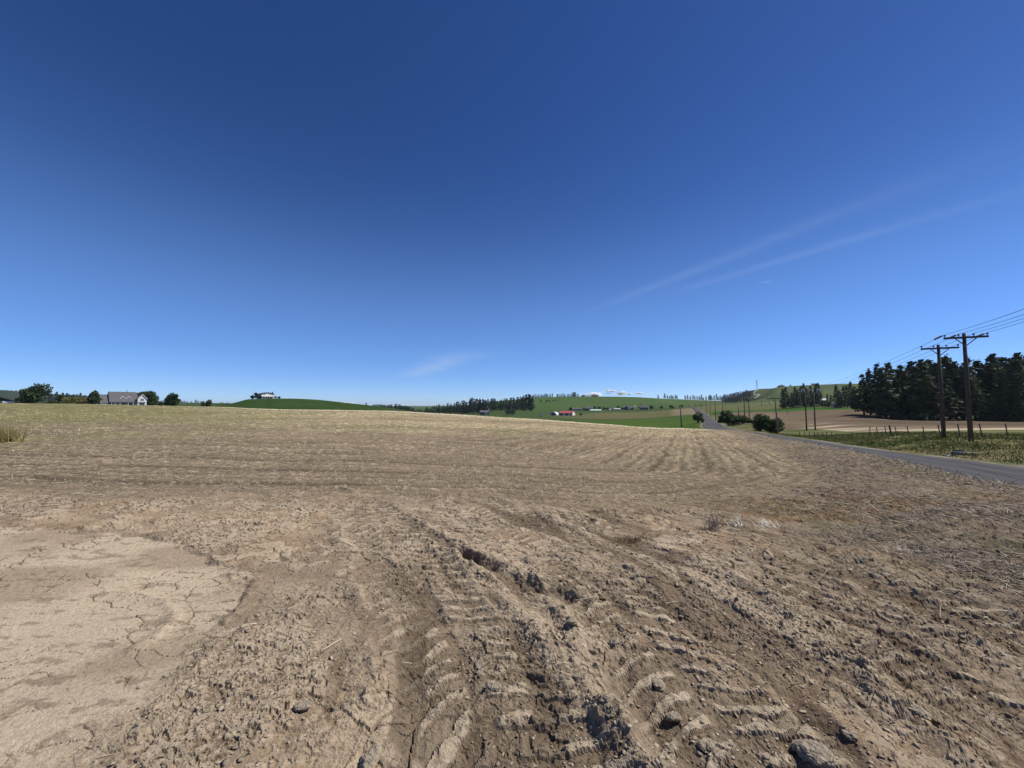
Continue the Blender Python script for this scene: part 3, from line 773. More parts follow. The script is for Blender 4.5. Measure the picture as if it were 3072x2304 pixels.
ICO_V = []
ph = (1 + 5 ** 0.5) / 2
for s1 in (-1, 1):
    for s2 in (-ph, ph):
        ICO_V += [(0, s1, s2), (s1, s2, 0), (s2, 0, s1)]
ICO_V = np.array(ICO_V, float); ICO_V /= np.linalg.norm(ICO_V[0])
_d = np.linalg.norm(ICO_V[:, None] - ICO_V[None], axis=-1); _e = np.min(_d[_d > 0]) * 1.01
ICO_F = []
for i in range(12):
    for j in range(i + 1, 12):
        for k in range(j + 1, 12):
            if _d[i, j] < _e and _d[j, k] < _e and _d[i, k] < _e:
                nn = np.cross(ICO_V[j] - ICO_V[i], ICO_V[k] - ICO_V[i])
                ICO_F.append((i, j, k) if nn @ ICO_V[i] > 0 else (i, k, j))
ICO_F = np.array(ICO_F)

x, y, r = scatter(30000, 1.5, 16, 0.9)
_, _, pt, dr, wd, rg = near_detail(x, y, r)
clus = fbm(x * 1.5, y * 1.5, 500, 3)
keep = (rng.random(len(x)) < (0.006 * pt + (1 - pt) * (1 - 0.6 * dr) * sst(0.40, 0.62, clus) * 1.0)) & (road_off(x, y) < -4.2)
x, y, r = x[keep][:8000], y[keep][:8000], r[keep][:8000]
n = len(x)
sz = 0.004 + 0.010 * rng.random(n) ** 3 + 0.0007 * r
V = ICO_V[None] * (0.40 + 0.95 * rng.random((n, 12, 1)))
sc3 = np.stack([0.8 + 0.8 * rng.random(n), 0.7 + 0.5 * rng.random(n), 0.16 + 0.28 * rng.random(n)], 1)
V = V * sc3[:, None, :] * sz[:, None, None]
an = rng.uniform(0, 6.283, n); ca_, sa_ = np.cos(an)[:, None], np.sin(an)[:, None]
tl = rng.normal(0, 0.3, n)[:, None]
V[:, :, 2] = V[:, :, 2] + V[:, :, 0] * tl
V = np.stack([V[:, :, 0] * ca_ - V[:, :, 1] * sa_, V[:, :, 0] * sa_ + V[:, :, 1] * ca_, V[:, :, 2]], -1)
V += np.stack([x, y, surf(x, y) + sz * 0.22], 1)[:, None, :]
Fc = (ICO_F[None] + np.arange(n)[:, None, None] * 12).reshape(-1, 3)
cc = np.array([0.330, 0.268, 0.192])[None] * (0.62 + 0.6 * rng.random((n, 1)))
clod_m = vcol_material('loose_soil', bump=0.004, scales=(60, 200), var=0.2)
o = mesh_obj('loose_clods', V.reshape(-1, 3), Fc, clod_m, cols=np.repeat(cc, 12, 0))
tag(o, 'crumbled dry soil clods strewn over the churned ground', 'soil', kind='stuff')

def stalks(name, x, y, z, L, wdt, az, tilt, cols, mat, tip=0.6):
    """three-sided straws: base point, length, width, heading, rise"""
    n = len(x)
    d = np.stack([np.cos(tilt) * np.cos(az), np.cos(tilt) * np.sin(az), np.sin(tilt)], 1)
    s = np.stack([-np.sin(az), np.cos(az), np.zeros(n)], 1)
    t = np.cross(d, s)
    p = np.stack([x, y, z], 1)
    V = np.zeros((n, 6, 3))
    for k in range(3):
        a_ = 2 * math.pi * k / 3
        o_ = (s * math.cos(a_) + t * math.sin(a_)) * (wdt / 2)[:, None]
        V[:, k] = p + o_; V[:, 3 + k] = p + d * L[:, None] + o_ * tip
    f = np.array([(0, 1, 4), (0, 4, 3), (1, 2, 5), (1, 5, 4), (2, 0, 3), (2, 3, 5)])
    Fc = (f[None] + np.arange(n)[:, None, None] * 6).reshape(-1, 3)
    return mesh_obj(name, V.reshape(-1, 3), Fc, mat, cols=np.repeat(cols, 6, 0))
straw_m = vcol_material('straw', rough=0.6, bump=0, var=0.15)
# lying straw and dead weed stems
x, y, r = scatter(132000, 2.2, 34, 0.80)
_, _, pt, dr, wd, rg = near_detail(x, y, r)
clus = fbm(x * 0.8, y * 0.8, 510, 3)
pk = 0.010 + 0.9 * wd * sst(0.3, 0.6, clus) + 0.42 * dr * sst(0.3, 0.6, clus) + 0.30 * (1 - pt) * (1 - wd) * (1 - dr) * sst(4.5, 8, y) * sst(0.45, 0.6, clus)
keep = (rng.random(len(x)) < pk * (1 - 0.97 * pt)) & (road_off(x, y) < -HALF - 0.9)
x, y, r, wd, dr = x[keep], y[keep], r[keep], wd[keep], dr[keep]
n = len(x)
L = 0.04 + 0.16 * rng.random(n) ** 1.8; wdt = 0.0025 + 0.003 * rng.random(n) + 0.0005 * r
az = rng.uniform(0, 6.283, n); tilt = np.abs(rng.normal(0, 0.22, n))
br = rng.random((n, 1)) ** 2.0
cs_ = np.array([0.21, 0.17, 0.125])[None] * (1 - br) + np.array([0.62, 0.54, 0.40])[None] * br
cs_ = np.where(wd[:, None] > 0.5, cs_ * np.array([0.86, 0.86, 0.90]), cs_)
tag(stalks('straw_litter', x, y, surf(x, y) + 0.004, L, wdt, az, tilt, cs_, straw_m), 'broken straw and dead stems littering the soil', 'straw', kind='stuff')
# standing stubble in the drilled field
x, y, r = scatter(84000, 7, 100, 0.62)
D = field_rows(x, y)
keep = (D < -0.3) & (road_off(x, y) < -HALF - 1.0) & (y < 1.02 * crest_dist(np.clip(x / np.maximum(y, .5) * F + 1536, -900, 4200)))
x, y, r, D = x[keep], y[keep], r[keep], D[keep]
u_ = x / y * F + 1536
den = (0.25 + 0.75 * sst(500, 1200, u_)) * (0.3 + 0.7 * sst(10, 30, r)) * (0.35 + 0.65 * sst(0.35, 0.6, fbm(x * 0.10, y * 0.22, 262, 4)))
Dw = D + 0.30 * (fbm(x * 0.5, y * 0.5, 33) - 0.5)
den = den * np.where(r < 24, 0.15 + 0.85 * (np.sin(2 * np.pi * (Dw + 0.15 * (vn(x * 1.2, y * 1.2, 220) - 0.5)) / 0.38) > 0.2), 0.4 + 0.6 * (np.sin(2 * np.pi * 2.13 * (Dw / 1.55 + 0.10 * (fbm(x * 0.12, y * 0.12, 221, 2) - 0.5))) > 0))
keep = rng.random(len(x)) < den
x, y, r, u_ = x[keep][:40000], y[keep][:40000], r[keep][:40000], u_[keep][:40000]
n = len(x)
L = 0.03 + 0.08 * rng.random(n) ** 1.5 + 0.0008 * r; wdt = 0.004 + 0.0009 * r * (0.6 + 0.6 * rng.random(n))
az = rng.uniform(0, 6.283, n); tilt = rng.uniform(0.1, 1.3, n)
br = rng.random((n, 1)); gr_ = (rng.random(n) < (0.14 + 0.25 * (u_ < 900)))[:, None]
cs_ = np.array([0.34, 0.28, 0.17])[None] * (1 - br) + np.array([0.68, 0.59, 0.40])[None] * br
cs_ = np.where(gr_, np.array([0.17, 0.185, 0.075])[None] * (0.7 + 0.6 * br), cs_)
tag(stalks('stubble', x, y, surf(x, y) - 0.01, L, wdt, az, tilt, cs_, straw_m, 0.5), 'short pale stubble standing in the drilled field', 'stubble', kind='stuff')
# pale stems leaning along the field edge by the road
n = 5200
yy = 1 + 45 * rng.random(n) ** 1.6
oo = -HALF - 0.75 - np.abs(rng.normal(0, 0.55, n))
sl = (road_x(yy + 1) - road_x(yy - 1)) / 2; nl = np.sqrt(1 + sl * sl)
x = road_x(yy) + oo / nl; y = yy - oo * sl / nl
r = np.hypot(x, y)
br = rng.random((n, 1)) ** 1.6
cs_ = np.array([0.22, 0.18, 0.13])[None] * (1 - br) + np.array([0.64, 0.57, 0.43])[None] * br
tag(stalks('edge_weeds', x, y, surf(x, y) - 0.01, 0.04 + 0.15 * rng.random(n) ** 2.5, 0.004 + 0.0008 * r, rng.uniform(0, 6.283, n), rng.uniform(0.05, 1.1, n), cs_, straw_m, 0.4),
    'dry weeds and straw along the field edge above the road', 'weeds', kind='stuff')
# verge grass
n = 52000
yy = 3 + 68 * rng.random(n) ** 1.35
oo = HALF + 0.25 + 17 * rng.random(n) ** 1.15
sl = (road_x(yy + 1) - road_x(yy - 1)) / 2; nl = np.sqrt(1 + sl * sl)
x = road_x(yy) + oo / nl; y = yy - oo * sl / nl
ok = (y > 1.5) & (np.abs(np.arctan2(x, y)) < fine_a[-1])
fb0 = np.interp(x / np.maximum(y, .5) * F + 1536, [2050, 2180, 2300, 2420, 2560, 2700, 3072], [150, 130, 100, 94, 72, 62, 58])
ok &= y < fb0 * 0.92
x, y, oo = x[ok], y[ok], oo[ok]; n = len(x); r = np.hypot(x, y)
gm = fbm(x * 0.25, y * 0.25, 312, 3); g2 = fbm(x * 0.2, y * 0.2, 313, 3)
cs_ = np.where((g2 > 0.48)[:, None], np.array([0.105, 0.145, 0.042])[None], np.array([0.160, 0.168, 0.060])[None])
cs_ = np.where((rng.random(n) < 0.14)[:, None], np.array([0.36, 0.30, 0.16])[None], cs_) * (0.6 + 0.7 * rng.random((n, 1)))
L = (0.10 + 0.24 * rng.random(n)) * (0.45 + 0.75 * sst(0.3, 0.6, fbm(x * 0.6, y * 0.6, 520, 3))) * sst(-0.1, 1.2, oo - HALF - 0.1)
grass_m = vcol_material('verge_grass', rough=0.7, bump=0, var=0.15, trans=0.25)
tag(stalks('verge_grass', x, y, surf(x, y) - 0.02, L, 0.008 + 0.0009 * r, rng.uniform(0, 6.283, n), rng.uniform(0.25, 1.45, n), cs_, grass_m, 0.25),
    'rough yellow green grass on the bank beyond the road', 'grass', kind='stuff')

#@@PART2
# ------------------------------------------------------------------ things on the land
_YS = np.concatenate([np.geomspace(3, 200, 500), np.geomspace(201, 2400, 500)])
def hit(u, v, ymin=4.0):               # where a line of sight meets the ground
    zz = EYE + _YS * slope_of(v)
    xx = (u - 1536) / F * (_YS * math.cos(PITCH) + (zz - EYE) * math.sin(PITCH))
    d = zz - height(xx, _YS)
    for i in range(len(_YS)):
        if _YS[i] > ymin and d[i] <= 0:
            return xx[i], _YS[i], float(height(np.array([xx[i]]), np.array([_YS[i]]))[0])
    return xx[-1], _YS[-1], zz[-1]

bark = material('bark', (0.060, 0.045, 0.034), var=0.35, scale=2.0)
pine_g = material('pine_needles', (0.058, 0.078, 0.036), rough=0.75, var=0.35, scale=0.45, trans=0.18, rnd_amt=0.28)
far_pine_g = material('distant_needles', (0.026, 0.040, 0.026), rough=0.8, var=0.3, scale=0.3, trans=0.12, rnd_amt=0.25)
leaf_g = material('broad_leaves', (0.058, 0.088, 0.026), rough=0.6, var=0.35, scale=0.8, trans=0.3, rnd_amt=0.2)
leaf_d = material('dark_leaves', (0.056, 0.080, 0.030), rough=0.6, var=0.35, scale=0.8, trans=0.25, rnd_amt=0.2)
leaf_y = material('yellow_hedge_leaves', (0.150, 0.140, 0.040), rough=0.6, var=0.3, scale=0.8, trans=0.3)

def leaf_quads(P, size, g, flat=0.0):
    """one leaf-spray quad at each point"""
    n = len(P)
    a = g.normal(size=(n, 3)); a[:, 2] *= (1 - flat); a /= np.linalg.norm(a, axis=1)[:, None]
    b = g.normal(size=(n, 3)); b = np.cross(a, b); b /= np.linalg.norm(b, axis=1)[:, None]
    s = (size * (0.6 + 0.8 * g.random(n)))[:, None]
    V = np.stack([P - a * s * 0.5 - b * s * 0.12, P - a * s * 0.05 - b * s * 0.42, P + a * s * 0.6, P + a * s * 0.0 + b * s * 0.42], 1)
    return V.reshape(-1, 3), np.arange(n * 4).reshape(-1, 4)

def pine_points(g, h, rmax, z0, whorls, per, step, slim=0.8):
    P = []
    for i in range(whorls):
        t = (i + g.random() * 0.8) / whorls
        z = z0 + (h - z0) * t
        L = rmax * (1 - t) ** slim * min(1.0, 0.62 + t * 3.2) * (0.72 + 0.5 * g.random()) + 0.25
        k = max(3, int(per * (0.6 + 0.6 * g.random())))
        a0 = g.random() * 6.28
        for b in range(k):
            if g.random() < 0.10: continue
            an = a0 + b * 6.283 / k + g.normal() * 0.25
            l = L * (0.7 + 0.5 * g.random())
            m = max(2, int(l / step))
            for q in range(m):
                f = (q + 0.9) / m
                rr_ = l * (0.22 + 0.78 * f)
                zz = z + l * (0.25 * f - 0.38 * f * f) + g.normal() * 0.14
                P.append((rr_ * math.cos(an) + g.normal() * 0.16, rr_ * math.sin(an) + g.normal() * 0.16, zz))
    P += [(g.normal() * 0.1, g.normal() * 0.1, h - 0.25 * j) for j in range(4)]
    return np.array(P)

def make_pine(seed, h, rmax, z0=2.2, whorls=30, per=6, step=0.55, size=0.95):
    g = np.random.default_rng(seed)
    root = empty('pine_tree', (0, 0, 0))
    mb = MB(); wob = [(g.normal() * 0.1, g.normal() * 0.1) for _ in range(5)]
    mb.tube([(wob[i][0] * (i > 0), wob[i][1] * (i > 0), -0.4 + (h * 0.97 + 0.4) * i / 4) for i in range(5)], [0.34, 0.27, 0.20, 0.11, 0.03], 7)
    for _ in range(8):                    # dead lower limbs
        z = 1.2 + g.random() * 3.5; a = g.random() * 6.28; l = 0.8 + g.random() * 1.6
        mb.tube([(0, 0, z), (l * math.cos(a), l * math.sin(a), z + 0.1 - 0.2 * l)], [0.05, 0.015], 4)
    mb.build('trunk', bark, root, True)
    P = pine_points(g, h, rmax, z0, whorls, per, step)
    P = np.concatenate([P, P + g.normal(size=P.shape) * 0.28])
    v, f = leaf_quads(P, size, g, 0.45)
    mesh_obj('crown', v, f, pine_g, root)
    return root

def make_far_pine(seed, h, rmax):
    g = np.random.default_rng(seed)
    P = pine_points(g, h, rmax, h * 0.10, 15, 6, 0.85, 0.75)
    P = np.concatenate([P, P + g.normal(size=P.shape) * 0.3])
    v, f = leaf_quads(P, 1.5, g, 0.4)
    mb = MB(); mb.tube([(0, 0, -0.6), (0, 0, h * 0.5), (0, 0, h * 0.95)], [0.30, 0.2, 0.04], 5, cap=False)
    n = len(v)
    V = np.concatenate([v, np.array(mb.v)]); Fq = np.concatenate([f, np.array(mb.f) + n])
    o = mesh_obj('pine_tree', V, Fq, far_pine_g)
    o.data.materials.append(bark)
    idx = np.zeros(len(Fq), dtype=np.int32); idx[len(f):] = 1
    o.data.polygons.foreach_set('material_index', idx)
    return o

def make_leafy(name, seed, w, h, mat, n=2600, size=0.42, trunk=True, lobes=9, low=0.12):
    """broad crown built of several uneven lobes of leaves"""
    g = np.random.default_rng(seed)
    root = empty(name, (0, 0, 0))
    cs_ = []
    for i in range(lobes):
        a = g.random() * 6.283; f = g.random()
        zc_ = h * (low + 0.20 + 0.56 * g.random())
        rr_ = w * 0.5 * (0.20 + 0.30 * g.random())
        rad = (w * 0.5 - rr_) * math.sqrt(f) * (1.15 - 0.75 * max(0, zc_ / h - 0.45))
        cs_.append((rad * math.cos(a), rad * math.sin(a), zc_, rr_, rr_ * (0.8 + 0.3 * g.random()) * min(1.3, max(0.7, h / w))))
    cs_.append((w * 0.06 * g.normal(), 0, h * 0.72, w * 0.20, h * 0.24)); cs_.append((0, 0, h * 0.42, w * 0.34, h * 0.28))
    P = []
    for k in range(n):
        c = cs_[int(g.random() * len(cs_))]
        d = g.normal(size=3); d /= np.linalg.norm(d)
        q = 0.50 + 0.62 * g.random() ** 0.8 + (0.22 * g.random() if g.random() < 0.12 else 0)
        p = (c[0] + d[0] * c[3] * q, c[1] + d[1] * c[3] * q, c[2] + d[2] * c[4] * q)
        if p[2] > h * low * 0.6: P.append(p)
    v, f = leaf_quads(np.array(P), size, g)
    tr = MB()
    if trunk:
        tr.tube([(0, 0, -0.3), (0.05, 0.02, h * 0.25), (0.1, -0.05, h * 0.55)], [w * 0.032 + 0.05, w * 0.025 + 0.03, 0.04], 7)
        for c in cs_[:6]:
            tr.tube([(0.05, 0.02, h * 0.2), (c[0] * 0.5, c[1] * 0.5, c[2] * 0.75), (c[0] * 0.9, c[1] * 0.9, c[2])], [w * 0.012 + 0.03, 0.05, 0.02], 5)
    else:
        for c in cs_:
            tr.tube([(c[0] * 0.15, c[1] * 0.15, -0.2), (c[0] * 0.6, c[1] * 0.6, c[2] * 0.6), (c[0], c[1], c[2])], [0.06, 0.04, 0.015], 5)
    tr.build('trunk' if trunk else 'stems', bark, root)
    mesh_obj('crown' if trunk else 'foliage', v, f, mat, root)
    return root

# ---- prototypes; the first placing of each uses the prototype itself
PINES = [[make_pine(40 + i, 22.0, rm, z0=z0), False] for i, (rm, z0) in enumerate(((3.9, 2.0), (3.4, 3.0), (4.3, 1.6), (3.7, 2.4), (3.1, 1.2)))]
FARP = [[make_far_pine(60 + i, 20.0, rm), False] for i, rm in enumerate((3.2, 2.7, 3.7, 3.0))]
def place_proto(pool, i, loc, rz, sx, sz, label, group=None, cat='tree'):
    pr = pool[i % len(pool)]
    if pr[1]: o = copy_tree(pr[0])
    else: o = pr[0]; pr[1] = True
    o.location = loc; o.rotation_euler = (0, 0, rz); o.scale = (sx, sx, sz)
    for k in ('label', 'group', 'category'):
        if k in o: del o[k]
    tag(o, label, cat, group)
    return o
def near_pine(u, Y, vtop, label, group=None, wide=1.0):
    x, y, z = place(u, Y)
    hgt = zat(Y, vtop) - z
    s = hgt / 22.0
    return place_proto(PINES, rnd.randrange(5), (x, y, z - 0.1), rnd.uniform(0, 6.28), s * wide, s, label, group)
def far_pine(u, Y, vtop=None, hgt=None, label='', group=None, wide=1.0):
    x, y, z = place(u, Y)
    if hgt is None: hgt = max(4.0, zat(Y, vtop) - z)
    s = hgt / 20.0
    return place_proto(FARP, rnd.randrange(4), (x, y, z - 0.2), rnd.uniform(0, 6.28), s * wide * (1.2 + 1.3 * max(0.0, (14 - hgt) / 10)), s, label, group)

# ---- right-hand wood
C8 = lambda x, y: (2560 + x * 0.3255, 900 + y * 0.3255)
G = 'pines of the dark wood beside the fallow field'
Lw = 'tall dark pine standing in the dense wood right of the fallow field'
tops = [(100, 690), (160, 640), (240, 592), (295, 620), (350, 580), (405, 640), (460, 600), (510, 640), (560, 566), (610, 610), (650, 552), (720, 550), (780, 580), (835, 560), (890, 508), (960, 570), (1020, 600), (1080, 540), (1170, 552), (1230, 605), (1310, 500), (1410, 530), (1480, 540), (1550, 490), (1640, 520), (1720, 540)]
for i, (x, y) in enumerate(tops):
    u, v = C8(x, y)
    near_pine(u, 136 + rnd.uniform(-2, 14) + max(0, 2640 - u) * 0.12, v, Lw, G, rnd.uniform(1.15, 1.5))
for i in range(34):
    u = 2640 + (3140 - 2640) * (i + rnd.random()) / 34
    x8 = (u - 2560) / 0.3255
    vt = np.interp(x8, [t[0] for t in tops], [t[1] for t in tops]) * 0.3255 + 900 + rnd.uniform(8, 55)
    near_pine(u, 131 + rnd.uniform(-1, 50), vt, Lw, G, rnd.uniform(1.2, 1.6))
# slim young tree standing forward at the left end of the wood, and others behind the fallow field
C7 = lambda x, y: (2260 + x * 0.1808, 1100 + y * 0.1808)
u, v = C7(1690, 335); near_pine(u, 176, v, 'pine with bare lower trunk at the left end of the dark wood', None, 1.15)
G = 'pines around the houses behind the fallow field'
Lm = 'dark pine among the houses behind the fallow field'
for (x, y, Y) in ((500, 365, 300), (545, 345, 304), (640, 430, 300), (700, 335, 306), (745, 380, 300), (800, 330, 310), (845, 280, 305), (890, 350, 303), (960, 320, 312), (1045, 300, 305), (1085, 268, 308), (1125, 420, 315), (1235, 452, 300), (1292, 470, 302), (1385, 302, 262), (1440, 400, 262), (1510, 320, 258), (1560, 310, 262), (1625, 250, 260)):
    u, v = C7(x, y); near_pine(u, Y, v, Lm, G, rnd.uniform(0.95, 1.25))
# ---- wood on the slope in the middle of the picture
G = 'pines of the wood on the middle slope'
Ls = 'dark pine in the dense wood on the slope left of the farm'
C4 = lambda x, y: (1240 + x * 0.1808, 1140 + y * 0.1808)
tx_ = [0, 60, 150, 230, 300, 400, 500, 620, 720, 900, 980, 1050, 1130, 1190, 1230, 1290, 1350, 1430, 1530, 1620, 1700, 1800, 1880, 1920, 1970]
ty_ = [505, 495, 470, 450, 440, 412, 400, 378, 355, 340, 300, 308, 305, 300, 310, 292, 318, 315, 310, 290, 300, 275, 245, 240, 250]
for x in np.arange(20, 1985, 23):
    yt = np.interp(x, tx_, ty_) + rnd.uniform(-12, 40)
    u, v = C4(x + rnd.uniform(-8, 8), yt)
    far_pine(u, rnd.uniform(620, 700) - 0.02 * x, v, None, Ls, G, rnd.uniform(0.6, 0.85))
for x in np.arange(150, 1980, 42):
    if 1240 < x < 1370: continue
    yt = np.interp(x, tx_, ty_) + rnd.uniform(45, 80)
    u, v = C4(x + rnd.uniform(-12, 12), yt)
    far_pine(u, rnd.uniform(555, 610), v, None, Ls, G, rnd.uniform(0.6, 0.85))
for (x, y, Y) in ((1600, 400, 480), (1655, 395, 484), (1560, 430, 500)):
    u, v = C4(x, y); far_pine(u, Y, v, None, 'pine standing forward of the slope wood above the green meadow', 'pines forward of the slope wood', 1.0)
for (x, y) in ((2115, 322), (2210, 330)):
    u, v = C4(x, y); far_pine(u, 900, v, None, 'lone pine on the open green slope left of the farm', 'lone pines on the farm hill', 1.0)
C5 = lambda x, y: (1600 + x * 0.1808, 1140 + y * 0.1808)
for (x, y) in ((230, 322), (268, 362), (330, 372), (370, 352)):
    u, v = C5(x, y); far_pine(u, 900, v, None, 'pine in the small grove on the green slope above the arched shed', 'pines of the small grove', 1.0)
# ridge lines
for (x, y) in ((5, 235), (35, 235), (62, 245), (90, 232), (128, 232), (150, 250), (175, 235), (196, 225), (218, 222), (240, 235), (280, 225), (315, 220), (395, 235), (408, 232), (440, 232), (475, 218), (507, 222), (526, 235), (570, 235), (592, 226), (625, 222), (650, 205), (668, 205), (682, 198), (700, 200), (738, 220)):
    u, v = C5(x, y); far_pine(u, 1255 + rnd.uniform(-10, 25), v, None, 'small pine in the row along the ridge above the farm', 'pines along the farm ridge', 1.15)
C6 = lambda x, y: (1960 + x * 0.1808, 1130 + y * 0.1808)
for (x, y) in ((80, 300), (190, 275), (235, 308), (275, 312), (305, 298), (330, 315), (368, 300), (392, 305), (530, 305), (570, 300), (615, 318), (660, 300), (690, 315), (725, 320), (765, 315), (800, 295), (830, 340), (875, 318), (925, 310), (945, 300), (968, 315), (1010, 310), (1050, 290), (1078, 330), (1110, 312), (1135, 330)):
    u, v = C6(x, y); far_pine(u, 1270 + rnd.uniform(-15, 15), v, None, 'small pine on the skyline right of the cumulus clouds', 'pines on the skyline above the road', 1.2)
G = 'pines of the wood below the mast'
Lt = 'dark pine in the wood on the hillside below the radio mast'
for i in range(40):
    x = 1140 + 520 * (i + rnd.random()) / 40
    yt = np.interp(x, [1140, 1180, 1250, 1350, 1450, 1560, 1650], [320, 285, 285, 262, 240, 212, 222]) + rnd.uniform(0, 26)
    u, v = C6(x, yt); far_pine(u, rnd.uniform(1035, 1120), v, None, Lt, G, 0.72)
for i in range(26):
    x = 1170 + 720 * (i + rnd.random()) / 26
    u, v = C6(x, 325 + rnd.uniform(0, 22)); far_pine(u, rnd.uniform(930, 985), v, None, Lt, G, 0.72)
# left: far tree lines
for (u, v) in ((146, 1180), (153, 1180), (169, 1175), (187, 1178), (199, 1179), (206, 1183), (213, 1184), (219, 1183), (224, 1184), (230, 1182), (240, 1179), (249, 1186), (254, 1185)):
    far_pine(u, 900 + rnd.uniform(-60, 60), v, None, 'small dark pine in the far row behind the yellow hedge', 'pines of the far row on the left', 1.1)
for (u, v) in ((20, 1170), (48, 1170), (58, 1170), (66, 1172), (2, 1170), (35, 1171), (75, 1177)):
    far_pine(u, 1790, v - 1, None, 'tiny pine on the distant wooded hill at far left', 'pines on the distant left hill', 1.3)
for (u, v) in ((483, 1201), (487, 1204), (546, 1202), (553, 1202), (561, 1204), (574, 1204), (587, 1199), (594, 1202), (632, 1200), (662, 1206), (668, 1207), (683, 1208), (603, 1203)):
    far_pine(u, 1000 + rnd.uniform(-30, 60), v, None, 'tiny pine on the skyline left of the green knoll', 'pines left of the knoll', 1.2)
for x in (1045, 1095, 1210, 1230, 1260, 1295, 1320, 1345, 1375, 1400, 1440, 1465, 1490, 1520, 1575, 1600, 1635, 1660, 1690, 1710, 1740, 1765, 1790, 1815, 1855, 1885):
    yt = {1045: 465, 1095: 435}.get(x, np.interp(x, [1200, 1300, 1400, 1520, 1580, 1640, 1700, 1800, 1890], [468, 460, 475, 470, 460, 462, 480, 500, 525])) + rnd.uniform(-10, 2)
    far_pine(900 + x * 0.1808, 640 + rnd.uniform(-20, 30), 1130 + yt * 0.1808, None, 'dark pine in the row at the right foot of the green knoll', 'pines at the foot of the knoll', 1.0)

# ---- broadleaved trees, hedges and bushes
def leafy(name, seed, u0, u1, vtop, Y, mat, label, cat, group=None, n=2200, size=0.5, trunk=True, vbase=None, low=0.12, lobes=9, sink=0.0):
    x, y, z = place((u0 + u1) / 2, Y)
    w = (u1 - u0) / F * Y
    h = zat(Y, vtop) - z
    o = make_leafy(name, seed, w, h, mat, n, size, trunk, lobes, low)
    o.location = (x, y, z - sink)
    tag(o, label, cat, group)
    return o
leafy('broadleaf_tree', 1, 76, 141, 1149, 210, leaf_d, 'large dark round tree between the low brown roof and the yellow hedge', 'tree', n=5200, size=0.8, lobes=13, low=0.05)
leafy('broadleaf_tree', 2, 52, 78, 1186, 205, leaf_d, 'small dark tree at the left foot of the large round tree', 'tree', n=1200, size=0.6, low=0.04)
leafy('hedge', 3, 188, 262, 1190, 205, leaf_y, 'yellow green hedge between the large round tree and the house', 'hedge', n=3200, size=0.55, trunk=False, lobes=14, low=0.02)
leafy('broadleaf_tree', 4, 172, 194, 1181, 215, leaf_d, 'narrow dark tree at the left end of the yellow hedge', 'tree', n=1200, size=0.6, low=0.04)
leafy('broadleaf_tree', 5, 263, 303, 1172, 205, leaf_d, 'dark rounded tree just left of the grey roofed house', 'tree', n=3200, size=0.7, low=0.03)
leafy('shrub', 6, 140, 176, 1199, 206, leaf_d, 'low dark shrubs between the large round tree and the hedge', 'shrub', n=1300, size=0.55, trunk=False, low=0.02)
leafy('broadleaf_tree', 7, 416, 474, 1171, 232, leaf_g, 'leafy green tree behind the right gable of the house', 'tree', n=4200, size=0.75, low=0.03)
leafy('broadleaf_tree', 8, 488, 540, 1178, 205, leaf_g, 'round green tree standing alone right of the house', 'tree', n=4200, size=0.65, low=0.03)
leafy('broadleaf_tree', 9, 611, 637, 1200, 240, leaf_d, 'small round tree at the left foot of the green knoll', 'tree', n=1400, size=0.55, low=0.03)
leafy('shrub', 10, 600, 613, 1203, 240, leaf_d, 'small bush left of the tree below the knoll', 'shrub', n=500, size=0.5, trunk=False)
leafy('shrub', 11, 470, 488, 1203, 260, leaf_d, 'bush between the house tree and the lone round tree', 'shrub', n=600, size=0.55, trunk=False)
# on the knoll
leafy('broadleaf_tree', 12, 761, 775, 1177, 436, leaf_d, 'tallest dark tree left of the white house on the knoll', 'tree', n=900, size=0.8, low=0.03)
leafy('shrub', 13, 750, 762, 1186, 436, leaf_d, 'bush at the left edge of the knoll top', 'shrub', n=500, size=0.8, trunk=False)
leafy('shrub', 14, 772, 786, 1188, 434, leaf_d, 'bush against the left wall of the white hilltop house', 'shrub', n=500, size=0.8, trunk=False)
leafy('broadleaf_tree', 15, 813, 822, 1174, 452, leaf_d, 'tree top showing behind the roof of the hilltop house', 'tree', n=600, size=0.8)
leafy('shrub', 16, 831, 841, 1190, 438, leaf_d, 'round bush right of the white hilltop house', 'shrub', n=450, size=0.8, trunk=False)
leafy('shrub', 17, 823, 830, 1188, 437, leaf_d, 'small bush touching the right wall of the hilltop house', 'shrub', n=300, size=0.8, trunk=False)
# farm shrubs
farm = [(1704, 1719, 1221, 640, 'round dark tree left of the low farmhouse'), (1746, 1758, 1223, 632, 'dark tree left of the grey roofed farmhouse'), (1757, 1766, 1226, 628, 'low bush in front of the grey roofed farmhouse'),
        (1778, 1790, 1218, 668, 'leafy tree right of the grey roofed farmhouse'), (1790, 1803, 1219, 668, 'leafy tree behind the long pale green shed'), (1805, 1818, 1222, 655, 'dark tree right of the long pale green shed'), (1817, 1830, 1223, 655, 'dark bushy tree left of the small white sheds'),
        (1848, 1862, 1216, 668, 'dark tree behind the small pale roofed shed'), (1861, 1872, 1222, 660, 'dark bush left of the blue grey farmhouse'), (1948, 1962, 1215, 640, 'round green tree right of the tall dark barn'), (1979, 1990, 1217, 640, 'small round tree midway between barn and road'),
        (2006, 2022, 1215, 610, 'round dark tree left of the bare pole'), (2037, 2051, 1215, 600, 'round dark tree behind the bare pole left of the road'), (1609, 1622, 1216, 895, 'bush left of the grove above the arched shed'), (1915, 1925, 1213, 665, 'tree behind the left end of the tall dark barn'), (1738, 1747, 1240, 505, 'small bush right of the red roofed barn')]
